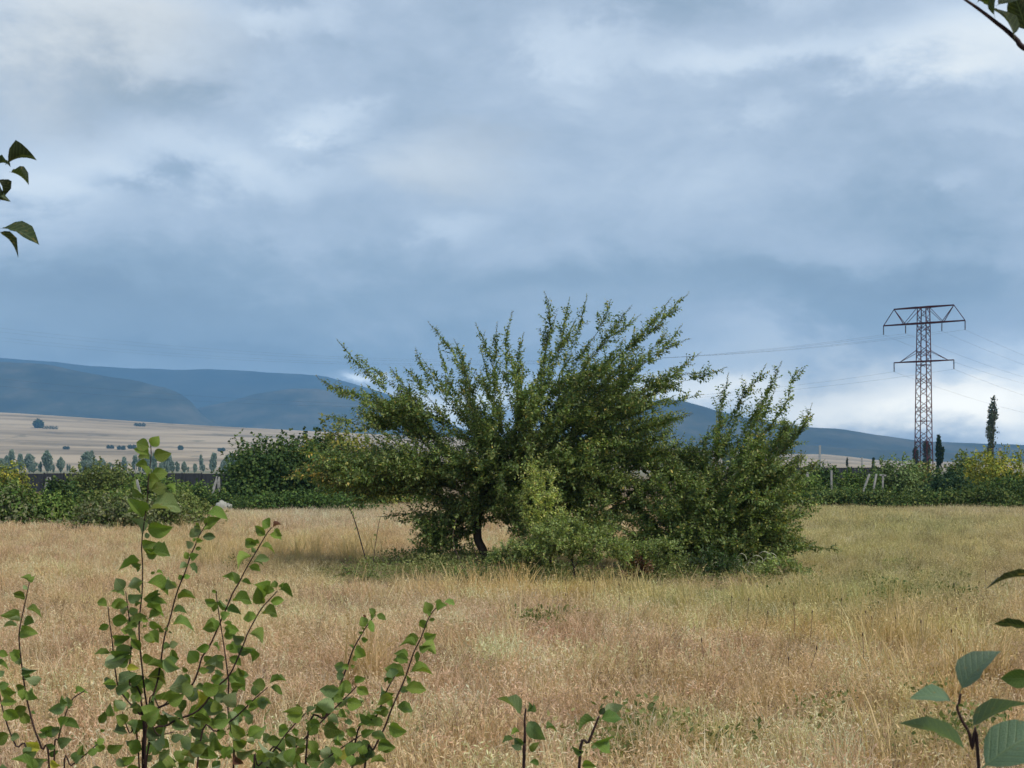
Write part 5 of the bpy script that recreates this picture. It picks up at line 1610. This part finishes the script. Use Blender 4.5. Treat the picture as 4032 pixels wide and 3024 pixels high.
r_leaves = [('A', 1705, 170, 1632, 158, 34), ('A', 1705, 165, 1800, 195, 42, 'l'), ('A', 1645, 255, 1735, 185, 58), ('A', 1600, 275, 1562, 262, 38), ('A', 1565, 325, 1485, 385, 85), ('A', 1570, 330, 1630, 320, 34), ('A', 1520, 480, 1642, 440, 95, 'g'), ('A', 1500, 485, 1365, 495, 115), ('A', 1480, 565, 1318, 530, 65), ('A', 1490, 560, 1642, 605, 62), ('A', 1440, 645, 1502, 650, 85), ('A', 1410, 690, 1278, 655, 85), ('A', 1400, 670, 1280, 608, 38), ('A', 1390, 800, 1605, 812, 62),
    ('A', 1380, 835, 1180, 780, 100), ('A', 1370, 855, 1418, 850, 65), ('A', 1340, 945, 1542, 970, 88), ('A', 1290, 985, 1110, 965, 100), ('A', 1285, 1030, 1120, 1040, 60, 'o'), ('A', 1270, 1105, 1452, 1140, 100), ('A', 1230, 1115, 1070, 1150, 105), ('A', 1200, 1280, 1382, 1310, 115), ('A', 1190, 1270, 955, 1310, 115), ('A', 1180, 1250, 1060, 1220, 80, 'l'), ('A', 1150, 1300, 1090, 1440, 110, 'p'), ('A', 1110, 1455, 1272, 1470, 95), ('A', 1070, 1460, 975, 1570, 105, 'b'), ('A', 1030, 1615, 1185, 1645, 85), ('A', 1060, 1490, 1020, 1560, 70, 'd'),
    ('A', 1200, 860, 1250, 850, 60), ('A', 1210, 870, 1175, 850, 40),
    ('A', 1100, 275, 1040, 232, 55), ('A', 1095, 275, 1195, 315, 62), ('A', 1050, 300, 1090, 290, 40), ('A', 1010, 305, 985, 278, 20, 'r'), ('A', 1020, 395, 1095, 375, 95), ('A', 1000, 405, 975, 388, 24), ('A', 985, 440, 945, 428, 28), ('A', 960, 490, 1028, 498, 55), ('A', 895, 590, 860, 548, 16, 'd'), ('A', 910, 585, 972, 575, 26), ('A', 880, 685, 935, 665, 55), ('A', 860, 745, 798, 750, 55), ('A', 870, 740, 905, 735, 32), ('A', 820, 835, 748, 822, 75, 'p'),
    ('A', 785, 950, 605, 935, 115, 'b'), ('A', 760, 980, 640, 1010, 80), ('A', 900, 900, 1005, 850, 55), ('A', 920, 920, 1022, 1000, 80), ('A', 890, 905, 780, 935, 100), ('A', 830, 1040, 968, 1090, 100), ('A', 770, 1120, 845, 1195, 65, 'o'), ('A', 740, 1140, 570, 1090, 120, 'p'), ('A', 720, 1000, 800, 1045, 70), ('A', 650, 1165, 535, 1155, 75), ('A', 610, 1265, 480, 1255, 110), ('A', 620, 1270, 775, 1320, 135, 'o'), ('A', 500, 1300, 565, 1345, 85), ('A', 830, 1110, 900, 1080, 70, 'b'),
    ('A', 960, 1360, 1075, 1325, 75), ('A', 850, 1425, 712, 1415, 62, 'd'), ('A', 700, 1535, 595, 1500, 120, 'p'), ('A', 760, 1520, 860, 1560, 105, 'y'), ('A', 940, 1355, 845, 1320, 70), ('A', 900, 1445, 1000, 1500, 105, 'p'), ('A', 900, 1240, 820, 1250, 50, 'b'), ('A', 640, 1540, 470, 1530, 70, 'l'), ('A', 620, 1600, 480, 1580, 120, 'd'), ('A', 720, 1600, 800, 1560, 100), ('A', 830, 1370, 720, 1330, 90, 'p'),
    ('A', 455, 1165, 305, 1180, 75), ('A', 325, 1315, 215, 1290, 105), ('A', 335, 1335, 395, 1320, 75), ('A', 255, 1405, 125, 1415, 85), ('A', 265, 1400, 385, 1390, 115, 'o'), ('A', 400, 1500, 320, 1600, 135, 'o'), ('A', 370, 1450, 460, 1420, 70, 'l'), ('A', 180, 1530, 240, 1600, 90, 'g'), ('A', 200, 1600, 290, 1640, 90, 'b'), ('A', 470, 1140, 540, 1110, 50, 'b')]
shoot_plant('leafy_shrub', 'foreground shrub of slanting leafy shoots left of centre', 3.1, 1000, r_stems, r_leaves, extra=[(1050, 1430, 2900, 3150, 30, 'ggdpbo')])

shoot_plant('young_shoot', 'small upright shoot with one drooping leaf at bottom centre', 3.0, 2062, [[('B', 650, 560), ('B', 636, 700), ('B', 640, 800), ('B', 638, 950), ('B', 625, 1251)]],
            [('B', 615, 650, 320, 490, 120, 'b'), ('B', 650, 600, 690, 485, 38, 'd'), ('B', 680, 590, 748, 510, 42, 'd'), ('B', 655, 690, 860, 900, 160, 'b'), ('B', 870, 810, 1012, 790, 26, 'd'), ('B', 640, 980, 515, 910, 85, 'd'), ('B', 520, 900, 388, 970, 60, 'd'), ('B', 590, 830, 480, 860, 42), ('B', 610, 1045, 505, 975, 65, 'b'), ('B', 680, 1190, 795, 1215, 42, 'd'), ('B', 690, 1060, 800, 960, 85, 'o')], cat='shoot', r=(.0045, .002))
shoot_plant('young_shoot', 'small slanting shoot with broad dark leaves right of bottom centre', 3.0, 2270, [[('B', 1500, 650), ('B', 1440, 800), ('B', 1380, 950), ('B', 1270, 1240)]],
            [('B', 1490, 690, 1795, 670, 150, 'd'), ('B', 1500, 640, 1555, 555, 65, 'k'), ('B', 1560, 600, 1730, 530, 120, 'p'), ('B', 1480, 705, 1258, 772, 95, 'd'), ('B', 1400, 960, 1690, 1000, 155), ('B', 1340, 1055, 1195, 1020, 85, 'd'), ('B', 1390, 1015, 1490, 1000, 60, 'p'), ('B', 1290, 1225, 1455, 1220, 95)], cat='shoot', r=(.0045, .002))

shoot_plant('leafy_shrub', 'close sprig of broad dull green leaves at the lower right corner', 1.85, 3900, [[(8, 735, 730), (8, 715, 850), (8, 695, 920), (8, 760, 1080), (8, 840, 1220), (8, 880, 1420), (8, 960, 1640)]],
            [(8, 715, 730, 1100, 250, 200, 'B'), (8, 665, 850, 190, 735, 140, 'B'), (8, 690, 880, 770, 890, 45, 'd'), (8, 820, 1185, 1400, 840, 330, 'B'), (8, 865, 1490, 195, 1165, 150, 'B'), (8, 960, 1700, 1720, 1230, 430, 'B')], r=(.0026, .0016))
shoot_plant('edge_shoot', 'dark leaves reaching in at the right edge above the close sprig', 1.9, 4110, [[('E', 1300, 180), ('E', 1290, 600), ('E', 1280, 1000), ('E', 1320, 1659)]],
            [('E', 1290, 235, 945, 280, 48, 'k'), ('E', 1290, 640, 1045, 615, 60, 'k'), ('E', 1290, 980, 1090, 1000, 150, 'd')], cat='shoot', r=(.004, .002))


# tall shoots that stand just outside the frame and reach into it
shoot_plant('edge_shoot', 'olive leaves of a tall shoot reaching in at the left edge of the sky', 3.0, -110,
            [[('L', -75, 60), ('L', -70, 330), ('L', -50, 700), ('L', -50, 1150), ('L', -110, 2400), ('L', -200, 4600)]],
            [('L', 70, 330, 425, 225, 60, 'k'), ('L', -40, 330, 140, 280, 55, 'k'), ('L', -30, 400, 205, 800, 200, 'k'), ('L', 120, 420, 375, 575, 95, 'k'), ('L', -60, 500, 45, 735, 70, 'k'), ('L', -30, 1160, 490, 1310, 140, 'k'), ('L', -40, 1180, 225, 1490, 140, 'k'),
             ('L', -60, 1100, -360, 1300, 130, 'g'), ('L', -70, 300, -330, 420, 120, 'g'), ('L', -70, 100, -200, -150, 110, 'g'), ('L', -60, 800, -340, 760, 120, 'g'), ('L', -80, 1800, -380, 1950, 120, 'g'), ('L', -90, 2300, -330, 2200, 120, 'k'), ('L', -130, 2900, -420, 3050, 120, 'g'), ('L', -150, 3500, -420, 3380, 120, 'g')],
            cat='shoot', r=(.0045, .0018))
shoot_plant('arching_branch', 'dark branch with broad leaves crossing the upper right corner', 2.0, 4560,
            [[('T', 200, -420), ('T', 600, -60), ('T', 900, 150), ('T', 1200, 370), ('T', 1480, 590), ('T', 1750, 800), ('T', 2030, 1060), ('T', 2130, 1200), ('T', 2700, 1700), ('T', 3700, 3600), ('T', 4700, 8000), ('T', 5300, 14000)]],
            [('T', 1960, 1010, 1640, 120, 420, 'k'), ('T', 2300, 900, 1850, 60, 420, 'k'), ('T', 1440, 480, 1440, -150, 60, 'k'), ('T', 1440, 200, 1020, 10, 150, 'k'), ('T', 1470, 160, 2000, -70, 260, 'k'), ('T', 900, 130, 1500, -120, 160, 'k'),
             ('T', 500, -150, 300, -700, 300, 'd'), ('T', 2700, 1700, 3300, 1300, 360, 'd'), ('T', 3100, 2400, 3900, 2300, 360, 'd'), ('T', 3700, 3600, 4500, 3400, 380, 'g'), ('T', 4100, 5200, 4900, 4900, 380, 'g'), ('T', 4500, 7000, 5300, 6700, 380, 'd'), ('T', 4800, 8800, 5600, 8800, 380, 'g')],
            cat='branch', r=(.006, .0014))
print('leaves', NLEAF, 'objects', len(bpy.data.objects))
